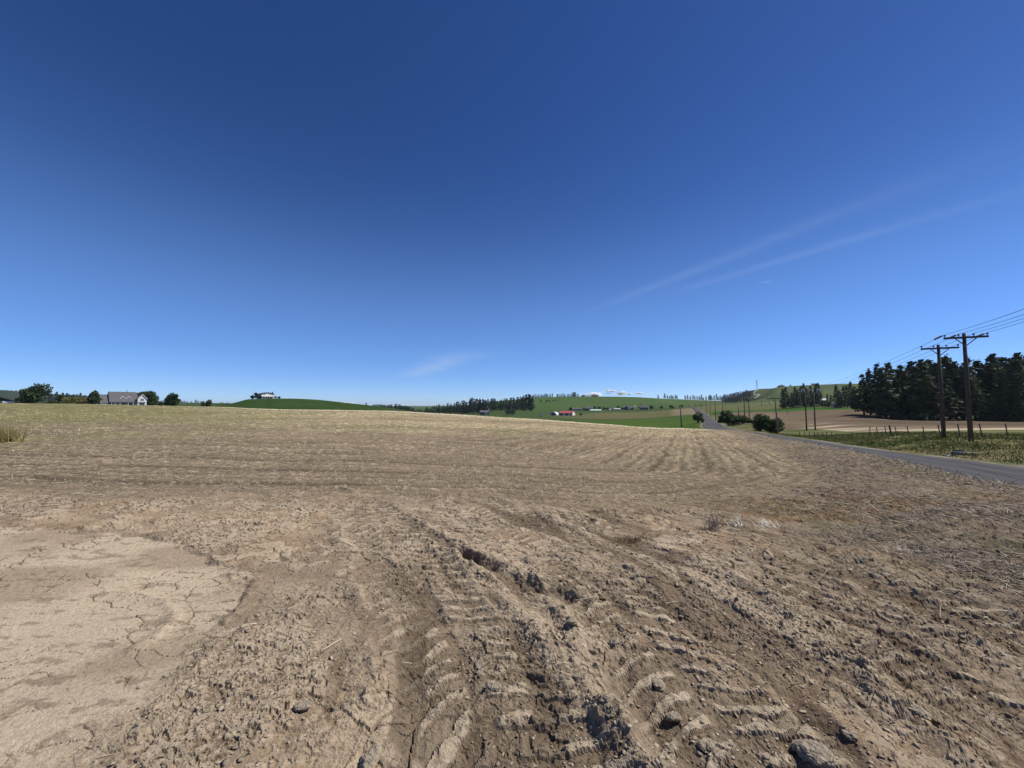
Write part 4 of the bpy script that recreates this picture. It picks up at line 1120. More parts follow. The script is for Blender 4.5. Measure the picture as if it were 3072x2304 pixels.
for i, (a, b, v, Y, lab) in enumerate(farm):
    leafy('shrub' if (zat(Y, v) - place((a + b) / 2, Y)[2]) < 5 else 'broadleaf_tree', 30 + i, a, b, v, Y, leaf_d if i % 3 else leaf_g, lab, 'tree', n=700, size=1.0, low=0.03)
# roadside bushes
leafy('shrub', 50, 2076, 2111, 1234, 172, leaf_d, 'rounded dark bush on the left edge of the road in the dip', 'shrub', n=1700, size=0.42, trunk=False, low=0.02, lobes=10)
leafy('shrub', 51, 2154, 2222, 1230, 128, leaf_g, 'large dark bush right of the road behind the grey pole', 'shrub', n=3600, size=0.40, trunk=False, low=0.02, lobes=14)
leafy('shrub', 52, 2205, 2258, 1246, 122, leaf_g, 'lower dark bush joining the two large roadside bushes', 'shrub', n=2200, size=0.38, trunk=False, low=0.02, lobes=11)
leafy('shrub', 53, 2250, 2310, 1239, 84, leaf_g, 'tall twiggy green bush behind the crossarm pole by the road', 'shrub', n=3600, size=0.30, trunk=False, low=0.02, lobes=14)
leafy('shrub', 54, 2296, 2362, 1252, 82, leaf_g, 'broad dark bush at the right side of the crossarm pole', 'shrub', n=3600, size=0.30, trunk=False, low=0.02, lobes=14)
leafy('shrub', 55, 2470, 2500, 1205, 285, leaf_g, 'green bush left of the grey shed behind the fallow', 'shrub', n=700, size=0.7, trunk=False)
leafy('shrub', 56, 2330, 2357, 1157, 1140, leaf_d, 'dark clipped hedge on the skyline right of the mast', 'hedge', n=700, size=1.6, trunk=False)
leafy('shrub', 57, 2368, 2375, 1155, 1140, leaf_d, 'single tiny bush on the skyline of the right hill', 'shrub', n=200, size=1.4, trunk=False)
for k, (u, Y) in enumerate(((2700, 128), (2760, 127), (2960, 133), (3020, 131), (3065, 130))):
    leafy('shrub', 70 + k, u - 22, u + 22, 1243 - (k % 2) * 5, Y, leaf_d, 'low dark undergrowth at the foot of the dark wood', 'shrub', 'undergrowth along the dark wood', n=900, size=0.45, trunk=False, low=0.02)

# ---- buildings
white_w = material('white_siding', (0.66, 0.65, 0.62), rough=0.7, var=0.08, scale=0.6)
grey_w = material('grey_siding', (0.42, 0.41, 0.40), rough=0.8, var=0.10, scale=0.6)
brown_w = material('brown_siding', (0.085, 0.070, 0.062), rough=0.8, var=0.2, scale=0.5)
dark_w = material('slate_siding', (0.060, 0.066, 0.085), rough=0.8, var=0.15, scale=0.4)
grey_r = material('grey_shingles', (0.105, 0.100, 0.102), rough=0.85, var=0.22, scale=1.0)
brown_r = material('brown_shingles', (0.075, 0.066, 0.062), rough=0.85, var=0.22, scale=1.0)
pale_r = material('pale_metal_roof', (0.52, 0.53, 0.52), rough=0.45, var=0.12, scale=0.5, metal=0.2)
green_r = material('pale_green_metal', (0.46, 0.60, 0.46), rough=0.5, var=0.1, scale=0.4)
red_r = material('red_metal_roof', (0.40, 0.105, 0.095), rough=0.5, var=0.12, scale=0.4)
galv = material('galvanised_steel', (0.62, 0.64, 0.68), rough=0.45, var=0.12, scale=0.5, metal=0.3)
glass = material('window_glass', (0.03, 0.035, 0.04), rough=0.12, var=0.1, scale=1.0, spec=0.6)
trim = material('white_trim', (0.76, 0.76, 0.74), rough=0.6, var=0.05)

def gable_block(root, x0, x1, y0, y1, z0, ze, zr, wallm, roofm, along='x', over=0.4, thick=0.18, names=('wall', 'roof')):
    """walls with gable ends and a pitched roof slab; ridge along x or y"""
    mb = MB()
    if along == 'x':
        ym = (y0 + y1) / 2
        vs = [(x0, y0, z0), (x1, y0, z0), (x1, y1, z0), (x0, y1, z0), (x0, y0, ze), (x1, y0, ze), (x1, y1, ze), (x0, y1, ze), (x0, ym, zr), (x1, ym, zr)]
        fs = [(0, 1, 5, 4), (2, 3, 7, 6), (1, 2, 6, 9, 5), (3, 0, 4, 8, 7), (4, 5, 9, 8), (6, 7, 8, 9), (3, 2, 1, 0)]
    else:
        xm = (x0 + x1) / 2
        vs = [(x0, y0, z0), (x1, y0, z0), (x1, y1, z0), (x0, y1, z0), (x0, y0, ze), (x1, y0, ze), (x1, y1, ze), (x0, y1, ze), (xm, y0, zr), (xm, y1, zr)]
        fs = [(0, 1, 5, 8, 4), (2, 3, 7, 9, 6), (1, 2, 6, 5), (3, 0, 4, 7), (5, 6, 9, 8), (7, 4, 8, 9), (3, 2, 1, 0)]
    wall = mb.add(vs, fs).build(names[0], wallm, root)
    rb = MB(); t = thick
    if along == 'x':
        ym = (y0 + y1) / 2; s = (zr - ze) / (ym - y0); d = over * s
        poly = [(y0 - over, ze - d + 0.02), (ym, zr + 0.02), (y1 + over, ze - d + 0.02), (y1 + over, ze - d + t), (ym, zr + t), (y0 - over, ze - d + t)]
        n = len(poly)
        vs = [(x0 - over, a, b) for a, b in poly] + [(x1 + over, a, b) for a, b in poly]
        fs = [(5, 4, 1, 0), (4, 3, 2, 1), (n + 0, n + 1, n + 4, n + 5), (n + 1, n + 2, n + 3, n + 4)] + [(i, (i + 1) % n, (i + 1) % n + n, i + n) for i in range(n)]
        rb.add(vs, fs)
    else:
        xm = (x0 + x1) / 2; s = (zr - ze) / (xm - x0); d = over * s
        poly = [(x0 - over, ze - d + 0.02), (xm, zr + 0.02), (x1 + over, ze - d + 0.02), (x1 + over, ze - d + t), (xm, zr + t), (x0 - over, ze - d + t)]
        n = len(poly)
        vs = [(a, y0 - over, b) for a, b in poly] + [(a, y1 + over, b) for a, b in poly]
        fs = [(0, 1, 4, 5), (1, 2, 3, 4), (n + 5, n + 4, n + 1, n + 0), (n + 4, n + 3, n + 2, n + 1)] + [(i, i + n, (i + 1) % n + n, (i + 1) % n) for i in range(n)]
        rb.add(vs, fs)
    roof = rb.build(names[1], roofm, root)
    return wall, roof
def window(root, x, z, w, h, y, bars=True):
    fr = MB().box(x - w / 2 - 0.12, x + w / 2 + 0.12, y - 0.06, y + 0.03, z - 0.12, z + h + 0.12).build('window', trim, root)
    if bars:
        for a, b in ((x - w / 2, x - 0.04), (x + 0.04, x + w / 2)):
            MB().box(a, b, y - 0.09, y - 0.063, z, z + h).build('pane', glass, fr)
    else:
        MB().box(x - w / 2, x + w / 2, y - 0.09, y - 0.063, z, z + h).build('pane', glass, fr)
    return fr
def door(root, x, w, h, y, mat):
    d = MB().box(x - w / 2, x + w / 2, y - 0.07, y + 0.02, 0.05, h).build('door', mat, root)
    return d
def site(u0, u1, Y, name, label, yaw=0.0, cat='building', z=None, base_v=None):
    x, y, z0 = place((u0 + u1) / 2, Y)
    o = empty(name, (x, y, z0 if z is None else z), yaw)
    tag(o, label, cat)
    return o, (u1 - u0) / F * Y, zat

# the house left of the round tree
k = 0.0431
hs_, _, _ = site(371, 371, 220, 'house', 'grey roofed house with two white dormers and a white gable', yaw=0.98, cat='house')
hs_.scale = (0.70, 0.8, 1)
X = lambda px: (px - 1640) * k
Zc = lambda py: 1.75 + (505 - py) * k
gable_block(hs_, X(1455), X(1835), 0, 11.0, 0, Zc(484), Zc(346), grey_w, grey_r, 'x', 0.35)
w_, r_2 = gable_block(hs_, X(1345), X(1455), 0.8, 10.0, 0, Zc(490), Zc(385), white_w, grey_r, 'x', 0.30, names=('side_wing', 'side_roof'))
MB().box(X(1340) - 0.25, X(1340) + 0.02, 0.2, 0.5, Zc(494), Zc(480)).build('fascia', trim, hs_)
gable_block(hs_, X(1822), X(1950), -1.6, 6.0, 0, Zc(432), Zc(376), white_w, grey_r, 'y', 0.35, names=('gable_wall', 'gable_roof'))
for s in (-1, 1):
    xa = (X(1822) + X(1950)) / 2; hw = (X(1950) - X(1822)) / 2 + 0.4; rise = (Zc(376) - Zc(432)) / ((X(1950) - X(1822)) / 2)
    MB().add([(xa, -2.06, Zc(376) + 0.24), (xa + s * hw, -2.06, Zc(376) + 0.24 - rise * hw), (xa + s * hw, -2.06, Zc(376) - 0.08 - rise * hw), (xa, -2.06, Zc(376) - 0.08),
              (xa, -1.97, Zc(376) + 0.24), (xa + s * hw, -1.97, Zc(376) + 0.24 - rise * hw), (xa + s * hw, -1.97, Zc(376) - 0.08 - rise * hw), (xa, -1.97, Zc(376) - 0.08)],
             [(0, 1, 2, 3), (7, 6, 5, 4), (0, 4, 5, 1), (1, 5, 6, 2), (2, 6, 7, 3), (3, 7, 4, 0)]).build('bargeboard', trim, hs_)
window(hs_, X(1873), Zc(462), 0.75, 1.35, -1.62); window(hs_, X(1898), Zc(462), 0.75, 1.35, -1.62)
MB().box(X(1840), X(1932), -2.1, -1.63, Zc(486), Zc(479)).build('porch_hood', grey_r, hs_)
window(hs_, X(1886), 0.9, 3.2, 1.25, -1.62)
for px in (1630, 1717):                  # dormers on the front slope
    c = X(px); d0 = 2.2
    dw, drf = gable_block(hs_, c - 1.15, c + 1.15, d0, d0 + 4.0, Zc(478), Zc(425), Zc(404), white_w, grey_r, 'y', 0.35, 0.14, names=('dormer', 'dormer_roof'))
    drf.parent = dw
    for s in (-1, 1):
        rise = (Zc(404) - Zc(425)) / 1.15
        MB().add([(c, d0 - 0.42, Zc(404) + 0.20), (c + s * 1.55, d0 - 0.42, Zc(404) + 0.20 - rise * 1.55), (c + s * 1.55, d0 - 0.42, Zc(404) - 0.12 - rise * 1.55), (c, d0 - 0.42, Zc(404) - 0.12),
                  (c, d0 - 0.36, Zc(404) + 0.20), (c + s * 1.55, d0 - 0.36, Zc(404) + 0.20 - rise * 1.55), (c + s * 1.55, d0 - 0.36, Zc(404) - 0.12 - rise * 1.55), (c, d0 - 0.36, Zc(404) - 0.12)],
                 [(0, 1, 2, 3), (7, 6, 5, 4), (0, 4, 5, 1), (1, 5, 6, 2), (2, 6, 7, 3), (3, 7, 4, 0)]).build('bargeboard', trim, dw)
    window(dw, c, Zc(450), 0.62, 0.8, d0 - 0.02)
MB().box(X(1440), X(1826), -2.2, 0.35, Zc(486) - 0.02, Zc(478)).build('porch_roof', grey_r, hs_)
for px in (1468, 1515, 1580, 1690, 1760):
    MB().box(X(px) - 0.11, X(px) + 0.11, -2.05, -1.83, 0, Zc(487)).build('porch_post', trim, hs_)
for px in (1495, 1550, 1735): window(hs_, X(px), 0.8, 1.5, 1.3, -0.02)
door(hs_, X(1640), 1.1, 2.1, -0.02, brown_w)
cu = MB().box(X(1692), X(1710), 5.2, 5.8, Zc(350), Zc(338)).build('cupola', grey_r, hs_)
MB().tube([(X(1701), 5.5, Zc(338)), (X(1701), 5.5, Zc(318))], 0.05, 6).box(X(1701) - 0.45, X(1701) + 0.45, 5.48, 5.52, Zc(326), Zc(320)).build('weathervane', dark_w, cu)
# low roof at the left edge
lo, _, _ = site(14, 14, 150, 'house', 'low brown roofed building cut off by the left edge', yaw=0.9, cat='house')
lo.scale = (0.62, 1, 1)
gable_block(lo, -9.5, 6.2, 0, 9, -1, zat(150, 1208) - lo.location.z, zat(150, 1192.5) - lo.location.z, brown_w, brown_r, 'y', 0.6)
MB().box(-1.0, 3.6, -0.08, 0.02, -0.5, zat(150, 1203.5) - lo.location.z).build('garage_door', trim, lo)
window(lo, -4.5, 0.9, 1.4, 1.0, -0.02)

def farm_building(u0, u1, Y, vb, vt_wall, vt_roof, depth, wallm, roofm, along, name, label, yaw=0.0, wins=2, doors=1, cat='building', over=0.35):
    az_ = math.atan(((u0 + u1) / 2 - 1536) / F)
    o, w, _ = site(u0, u1, Y, name, label, yaw - az_, cat)
    w *= math.cos(az_)
    z = o.location.z
    he = zat(Y, vt_wall) - z; hr = zat(Y, vt_roof) - z
    gable_block(o, -w / 2, w / 2, 0, depth, -1.0, he, hr, wallm, roofm, along, over)
    for i in range(wins):
        window(o, -w / 2 + w * (i + 0.7) / (wins + 0.6), he * 0.42, min(1.2, w * 0.12), max(0.5, he * 0.33), -0.02, False)
    for i in range(doors):
        door(o, w * 0.5 * (0.55 - 0.8 * i), min(2.6, w * 0.2), he * 0.72, -0.03, brown_w if wallm is not brown_w else trim)
    return o
hk = farm_building(783, 824, 440, 1195, 1182, 1177.2, 13, white_w, brown_r, 'y', 'house', 'white two storey house on top of the green knoll', yaw=0.35, wins=0, doors=0, cat='house', over=0.9)
for wx_ in (-3.6, 2.6): window(hk, wx_, 4.6, 1.6, 1.1, -0.02, False)
MB().box(-6.6, 6.6, -2.4, -0.03, 2.35, 2.75).build('deck', white_w, hk)
for wx_ in np.linspace(-6.3, 6.3, 6): MB().box(wx_ - 0.12, wx_ + 0.12, -2.3, -2.05, -1, 2.34).build('deck_post', trim, hk)
MB().box(-6.5, 6.5, -2.38, -2.28, 3.55, 3.68).build('deck_rail', trim, hk)
MB().box(-5.4, 5.0, -0.06, -0.01, 0.3, 2.2).build('lower_windows', glass, hk)
farm_building(1440, 1466, 500, 1242, 1236.5, 1231.5, 9, brown_w, grey_r, 'x', 'cabin', 'dark cabin with grey roof at the edge of the slope wood', wins=2, doors=1, cat='cabin')
farm_building(1454, 1461, 492, 1243, 1238, 1236, 4, white_w, pale_r, 'y', 'shed', 'small white shed in front of the dark cabin', wins=0, doors=1, cat='shed')
farm_building(1464, 1470, 560, 1231, 1227, 1224, 4, white_w, white_w, 'y', 'shed', 'tiny white shed among the slope pines above the cabin', wins=0, doors=1, cat='shed')
farm_building(1677, 1718, 505, 1247, 1239.5, 1233, 11, brown_w, red_r, 'x', 'barn', 'long barn with a bright red roof beside the arched shed', yaw=-0.36, wins=0, doors=2, cat='barn')
# sunlit end of the red barn: brightness painted as a white sheet
rb_ = bpy.data.objects['barn']
wv = (1718 - 1677) / F * 505 / 2 * math.cos(math.atan((1697.5 - 1536) / F)); he_ = zat(505, 1239.5) - rb_.location.z; hr_ = zat(505, 1233) - rb_.location.z
MB().add([(wv + 0.04, 0, -1), (wv + 0.04, 11, -1), (wv + 0.04, 11, he_), (wv + 0.04, 5.5, hr_ - 0.05), (wv + 0.04, 0, he_), (wv + 0.01, 0, -1), (wv + 0.01, 11, -1), (wv + 0.01, 11, he_), (wv + 0.01, 5.5, hr_ - 0.05), (wv + 0.01, 0, he_)],
         [(0, 1, 2, 3, 4), (9, 8, 7, 6, 5), (0, 5, 6, 1), (1, 6, 7, 2), (2, 7, 8, 3), (3, 8, 9, 4), (4, 9, 5, 0)]).build('lit_end_wall', white_w, rb_)
# arched steel shed
qo, qw, _ = site(1646, 1673, 505, 'arched_shed', 'white arched steel shed left of the red roofed barn', yaw=-0.5, cat='shed')
rq = 5.0
arc = [(rq * math.cos(math.pi * i / 16), rq * 1.02 * math.sin(math.pi * i / 16)) for i in range(17)]
mb = MB(); n = len(arc)
ribs = 13
for j in range(ribs):
    yq = 9.0 * j / (ribs - 1); g_ = 1.0 + (0.012 if j % 2 else 0)
    mb.v += [(a * g_, yq, b * g_ - 0.5) for a, b in arc]
for j in range(ribs - 1):
    for i in range(n - 1): mb.f.append((j * n + i, (j + 1) * n + i, (j + 1) * n + i + 1, j * n + i + 1))
mb.build('shell', galv, qo, True)
MB().add([(a * 0.985, 0.25, b * 0.985 - 0.5) for a, b in arc], [tuple(range(n))]).build('front_wall', grey_w, qo)
MB().add([(a * 0.985, 8.8, b * 0.985 - 0.5) for a, b in arc], [tuple(reversed(range(n)))]).build('back_wall', grey_w, qo)
MB().box(-1.9, 1.9, 0.12, 0.22, 0, 3.1).build('door', dark_w, qo)
# stock trailer in the meadow
to, tw, _ = site(1620, 1629, 470, 'stock_trailer', 'small white trailer in the meadow left of the arched shed', cat='trailer')
MB().box(-1.9, 1.9, 0, 2.0, 0.75, 2.9).build('body', white_w, to)
MB().box(-1.85, -0.9, -0.03, 0.0, 1.2, 2.5).build('side_panel', dark_w, to)
for wx_ in (-0.6, 0.6): MB().tube([(wx_, -0.05, 0.4), (wx_, 0.25, 0.4)], 0.42, 12).build('wheel', dark_w, to)
MB().box(-3.4, -1.9, 0.9, 1.1, 0.6, 0.75).build('drawbar', dark_w, to)
farm_building(1718, 1746, 640, 1230, 1227, 1223.5, 9, grey_w, grey_r, 'x', 'house', 'low grey farmhouse right of the round dark tree', wins=3, cat='house')
farm_building(1757, 1780, 650, 1228, 1224.5, 1219.5, 9, grey_w, grey_r, 'x', 'house', 'steep grey roofed farmhouse behind the pale green shed', wins=2, cat='house')
farm_building(1772, 1803, 615, 1234, 1231.5, 1228, 8, white_w, green_r, 'x', 'long_shed', 'long low shed with a pale green roof', wins=0, doors=1, cat='shed')
farm_building(1827, 1842, 640, 1231, 1227.5, 1224.5, 7, brown_w, grey_r, 'x', 'shed', 'dark low shed left of the small pale roofed shed', wins=1, cat='shed')
farm_building(1843, 1861, 645, 1230, 1227.5, 1224.5, 7, dark_w, pale_r, 'x', 'shed', 'small shed with a pale roof in the farmyard', wins=1, cat='shed')
farm_building(1828, 1832, 632, 1233, 1229.5, 1228.5, 2.5, white_w, white_w, 'x', 'shed', 'tiny white box shed at the front of the farmyard', wins=0, doors=1, cat='shed')
farm_building(1872, 1900, 650, 1230, 1224, 1218, 10, dark_w, grey_r, 'x', 'house', 'blue grey farmhouse with a broad grey roof', wins=3, cat='house')
fg = farm_building(1872, 1886, 646, 1230, 1223.5, 1218.3, 5, dark_w, grey_r, 'y', 'garage', 'dark gabled garage joined to the front of the blue grey farmhouse', wins=0, cat='garage')
farm_building(1884, 1892, 632, 1231, 1228, 1226, 4, brown_w, grey_r, 'x', 'shed', 'small dark hut in front of the blue grey farmhouse', wins=0, cat='shed')
db = farm_building(1919, 1944, 640, 1229, 1222.5, 1216, 10, dark_w, grey_r, 'x', 'barn', 'tall dark barn with a grey roof right of the farmyard', wins=2, doors=1, cat='barn')
so, sw, _ = site(1902, 1905, 652, 'water_tank', 'small round white tank between the blue grey farmhouse and tall barn', cat='tank')
MB().tube([(0, 0, 2.5), (0, 0, 3.0), (0, 0, 6.0), (0, 0, 6.9), (0, 0, 7.2)], [1.0, 1.5, 1.5, 0.9, 0.1], 14).build('tank', white_w, so, True)
for a in range(4): MB().tube([(1.2 * math.cos(a * 1.57 + 0.78), 1.2 * math.sin(a * 1.57 + 0.78), -0.5), (1.1 * math.cos(a * 1.57 + 0.78), 1.1 * math.sin(a * 1.57 + 0.78), 3.0)], 0.12, 5).build('leg', grey_w, so)
farm_building(1744, 1756, 1262, 1190, 1187, 1184.5, 9, brown_w, brown_r, 'y', 'barn', 'small dark barn on the ridge below the largest cloud', wins=0, cat='barn', over=0.6)
farm_building(1775, 1793, 1262, 1190, 1187.5, 1184, 10, brown_w, brown_r, 'x', 'barn', 'wider dark barn on the ridge right of the small one', wins=0, cat='barn', over=1.2)
farm_building(2434, 2454, 1130, 1156, 1152.5, 1150, 9, dark_w, brown_r, 'x', 'house', 'long dark house on the skyline of the right hill', wins=3, cat='house', over=1.0)
farm_building(2463, 2482, 310, 1205, 1201, 1195.5, 8, brown_w, pale_r, 'x', 'house', 'house with a white roof among the pines behind the fallow', wins=1, cat='house')
farm_building(2430, 2440, 312, 1206, 1203.5, 1200, 6, brown_w, pale_r, 'x', 'shed', 'small white roofed shed half hidden behind the twin poles', wins=1, cat='shed')
farm_building(2497, 2528, 268, 1221, 1215, 1206.5, 7, grey_w, grey_r, 'x', 'shed', 'long grey roofed shed at the far edge of the fallow field', wins=3, doors=0, cat='shed')

# ---- radio mast
mx, my, mz = place(2271, 1190)
mast = tag(empty('radio_mast', (mx, my, mz)), 'slender lattice radio mast on the right hill above its track', 'mast')
mh = zat(1190, 1141) - mz
for sx in (-1, 1):
    for sy in (-1, 1):
        MB().tube([(sx * 2.0, sy * 2.0, -1), (sx * 0.45, sy * 0.45, mh)], 0.20, 5).build('leg', galv, mast)
mb = MB(); nb = 9
for i in range(nb):
    a, b = i / nb, (i + 1) / nb
    ra, rb2 = 2.0 - 1.55 * a, 2.0 - 1.55 * b
    for (p, q) in (((-1, -1), (1, -1)), ((1, -1), (1, 1)), ((1, 1), (-1, 1)), ((-1, 1), (-1, -1))):
        mb.tube([(p[0] * ra, p[1] * ra, mh * a), (q[0] * rb2, q[1] * rb2, mh * b)], 0.11, 4)
        mb.tube([(p[0] * rb2, p[1] * rb2, mh * b), (q[0] * rb2, q[1] * rb2, mh * b)], 0.11, 4)
mb.build('bracing', galv, mast)
for a in range(6):
    an = a * math.pi / 3
    MB().box(1.5 * math.cos(an) - 0.25, 1.5 * math.cos(an) + 0.25, 1.5 * math.sin(an) - 0.25, 1.5 * math.sin(an) + 0.25, mh - 4.5, mh - 1.2).build('antenna_panel', galv, mast)
MB().tube([(0, 0, mh - 3), (0, 0, mh + 2.4)], 0.12, 5).build('whip_antenna', galv, mast)
farm_building(2274, 2281, 1195, 1169, 1167.2, 1166.2, 5, grey_w, brown_r, 'x', 'hut', 'tiny equipment hut at the foot of the radio mast', wins=0, cat='hut')

# ---- utility poles
wood = material('pole_wood', (0.092, 0.070, 0.056), rough=0.85, var=0.35, scale=3.0, stretch=(6, 6, 0.5), bump=0.01, bscale=12)
wood_g = material('weathered_pole_wood', (0.165, 0.145, 0.120), rough=0.85, var=0.3, scale=3.0, stretch=(6, 6, 0.5))
porc = material('insulator_glaze', (0.10, 0.075, 0.06), rough=0.3, var=0.1, spec=0.5)
white_ins = material('grey_insulator_glaze', (0.50, 0.50, 0.50), rough=0.35, var=0.1, spec=0.5)
wire_m = material('wire_metal', (0.035, 0.035, 0.04), rough=0.6, var=0.1, metal=0.3)
def pole(u, Y, vtop, label, arm=0.0, heading=0.0, rad=0.15, lean=0.0, ins=(), mat=None, group=None, vb=None, drop=0.3, armdrop=0.35):
    x, y, z = place(u, Y)
    mat = mat or wood
    h = zat(Y, vtop) - z
    o = empty('utility_pole', (x, y, z), heading)
    tag(o, label, 'pole', group)
    MB().tube([(0, 0, -0.6), (0, 0, h * 0.5), (0, 0, h)], [rad * 1.15, rad, rad * 0.78], 10).build('shaft', mat, o, True)
    tips = []
    if arm:
        za = h - armdrop
        MB().box(-arm / 2, arm / 2, -rad - 0.11, -rad + 0.02, za - 0.075, za + 0.075).build('crossarm', mat, o)
        for s in (-1, 1):
            MB().tube([(s * arm * 0.24, -rad - 0.05, za - 0.08), (s * 0.05, -rad - 0.02, za - 0.62)], 0.035, 5).build('brace', mat, o)
        for f in ins:
            MB().tube([(f * arm / 2, -rad - 0.045, za + 0.07), (f * arm / 2, -rad - 0.045, za + 0.15), (f * arm / 2, -rad - 0.045, za + 0.17), (f * arm / 2, -rad - 0.045, za + 0.27), (f * arm / 2, -rad - 0.045, za + 0.30)], [0.02, 0.02, 0.075, 0.06, 0.02], 8).build('insulator', porc, o, True)
            p = mathutils.Vector((f * arm / 2, -rad - 0.045, za + 0.30)); p.rotate(mathutils.Euler((0, 0, heading)))
            tips.append((x + p.x, y + p.y, z + p.z))
    o.rotation_euler = (0, lean, heading)
    return o, tips
ARMH = -0.42
I4 = (-0.96, -0.32, 0.36, 0.96)
P1, t1 = pole(2913, 30, 1000, 'nearest dark utility pole with a crossarm, rightmost in view', 2.5, ARMH, 0.135, ins=I4)
P2, t2 = pole(2832, 34.5, 1034, 'dark crossarm pole just left of the nearest utility pole', 2.5, ARMH, 0.135, ins=I4)
P3, t3 = pole(2420, 88, 1181, 'left pole of the twin poles at the near corner of the fallow', 0, ARMH, 0.135, mat=wood)
P4, t4 = pole(2446, 88, 1178, 'right pole of the twin poles at the near corner of the fallow', 0, ARMH, 0.135, mat=wood)
# the beam and switchgear carried by the twin poles
bx0 = mathutils.Vector(P3.location); bx1 = mathutils.Vector(P4.location)
zb = zat(88, 1177.5)
beam = tag(empty('switch_beam', (bx0.x, bx0.y - 0.25, zb)), 'crossbeam with pale insulators joining the twin poles', 'crossbeam')
bl = xat(2458, 88, zb) - bx0.x; b0 = xat(2402, 88, zb) - bx0.x
MB().box(b0, bl, -0.08, 0.06, -0.11, 0.11).build('beam', wood_g, beam)
for u in (2403, 2410, 2425, 2434, 2449, 2457):
    xx = xat(u, 88, zb) - bx0.x
    MB().tube([(xx, 0, 0.1), (xx, 0, 0.22), (xx, 0, 0.3), (xx, 0, 0.62), (xx, 0, 0.7)], [0.03, 0.1, 0.06, 0.1, 0.03], 8).build('insulator', white_ins, beam, True)
for u in (2406, 2429, 2453):
    xx = xat(u, 88, zb) - bx0.x
    MB().tube([(xx - 0.35, 0, 0.66), (xx + 0.4, 0, 0.74)], 0.05, 6).build('switch_blade', white_ins, beam)
P5, t5 = pole(2234, 165, 1195, 'left of two tall dark poles rising above the roadside bushes', 3.0, 0.1, 0.17, ins=(-0.95, -0.3, 0.95))
P6, t6 = pole(2248, 166, 1197, 'right of two tall dark poles rising above the roadside bushes', 3.0, 0.1, 0.17, ins=(-0.95, 0.3, 0.95))
P7, t7 = pole(2335, 72, 1190, 'leaning pole with a crossarm in front of the roadside bushes', 2.5, -0.3, 0.12, lean=-0.05, ins=(-0.95, -0.4, 0.95), mat=wood_g)
P8, t8 = pole(2217, 122, 1215, 'bare grey pole at the right edge of the road in the dip', 0, 0, 0.14, mat=wood_g)
P9, t9 = pole(2045, 100, 1219, 'bare pole standing alone left of the road behind the field crest', 0, 0, 0.17, lean=-0.02, mat=wood_g)
redw = material('red_brown_pole_wood', (0.15, 0.085, 0.060), rough=0.85, var=0.3, scale=3.0)
P10, _ = pole(2147, 205, 1203, 'red brown pole right of the road near the bend of the dip', 1.8, 0.2, 0.17, ins=(-0.9, 0.9), mat=redw)
P11, _ = pole(2131, 290, 1207, 'second red brown pole up the road from the dip', 1.6, 0.2, 0.17, ins=(-0.9, 0.9), mat=redw)
P12, _ = pole(2119, 330, 1200, 'tall thin dark pole beside the far stretch of road', 1.6, 0.2, 0.17, ins=(-0.9, 0.9))
P13, _ = pole(2169, 262, 1203, 'dark pole rising behind the large roadside bush', 2.0, 0.2, 0.18, ins=(-0.9, 0.9))
P14, _ = pole(2178, 450, 1206, 'small far pole in the green band right of the road', 1.8, 0.2, 0.2, ins=())
P15, _ = pole(2067, 570, 1207, 'tiny pole left of the road where it meets the skyline', 0, 0, 0.22)
P16, _ = pole(2086, 575, 1208, 'tiny pole right of the road where it meets the skyline', 1.8, 0, 0.22)
P17, _ = pole(2103, 470, 1207, 'thin pole on the right verge of the far road', 1.8, 0.2, 0.2)
P18, _ = pole(2285, 480, 1201, 'small pole on the green slope left of the leaning pole', 1.8, 0.2, 0.2)
P19, _ = pole(2308, 500, 1199, 'small pole seen just left of the leaning crossarm', 1.8, 0.2, 0.2)
post_f = hit(2362, 1243)
po = tag(empty('marker_post', post_f), 'short post standing alone in the brown fallow', 'post')
MB().tube([(0, 0, -0.2), (0, 0, 1.6)], 0.14, 8).build('shaft', wood, po); MB().box(-0.16, 0.16, -0.16, 0.16, 1.6, 1.72).build('cap', wood, po)

# ---- overhead wires
def sagging(pts, sag, n=14):
    out = []
    for i in range(len(pts) - 1):
        a = mathutils.Vector(pts[i]); b = mathutils.Vector(pts[i + 1])
        for k_ in range(n + (i == len(pts) - 2)):
            t = k_ / n; p = a.lerp(b, t); p.z -= sag[i] * 4 * t * (1 - t); out.append(tuple(p))
    return out
def far_right(k):                       # next pole of the line lies outside the frame
    return (t1[k][0] - 17.5, t1[k][1] - 42.0, t1[k][2] + 0.6)
beam_t = [(xat(u, 88, zb + 0.7), 87.75, zb + 0.7) for u in (2403, 2425, 2434, 2457)]
k_t = [t5[0], t5[1], t6[1], t6[2]]
words = ('leftmost wire over the road side poles, highest at the right edge', 'second wire from the left on the road side poles', 'third wire from the left on the road side poles', 'rightmost wire on the road side poles, lowest at the right edge')
dirv = mathutils.Vector((t1[0][0] - t2[0][0], t1[0][1] - t2[0][1], 0)).normalized()
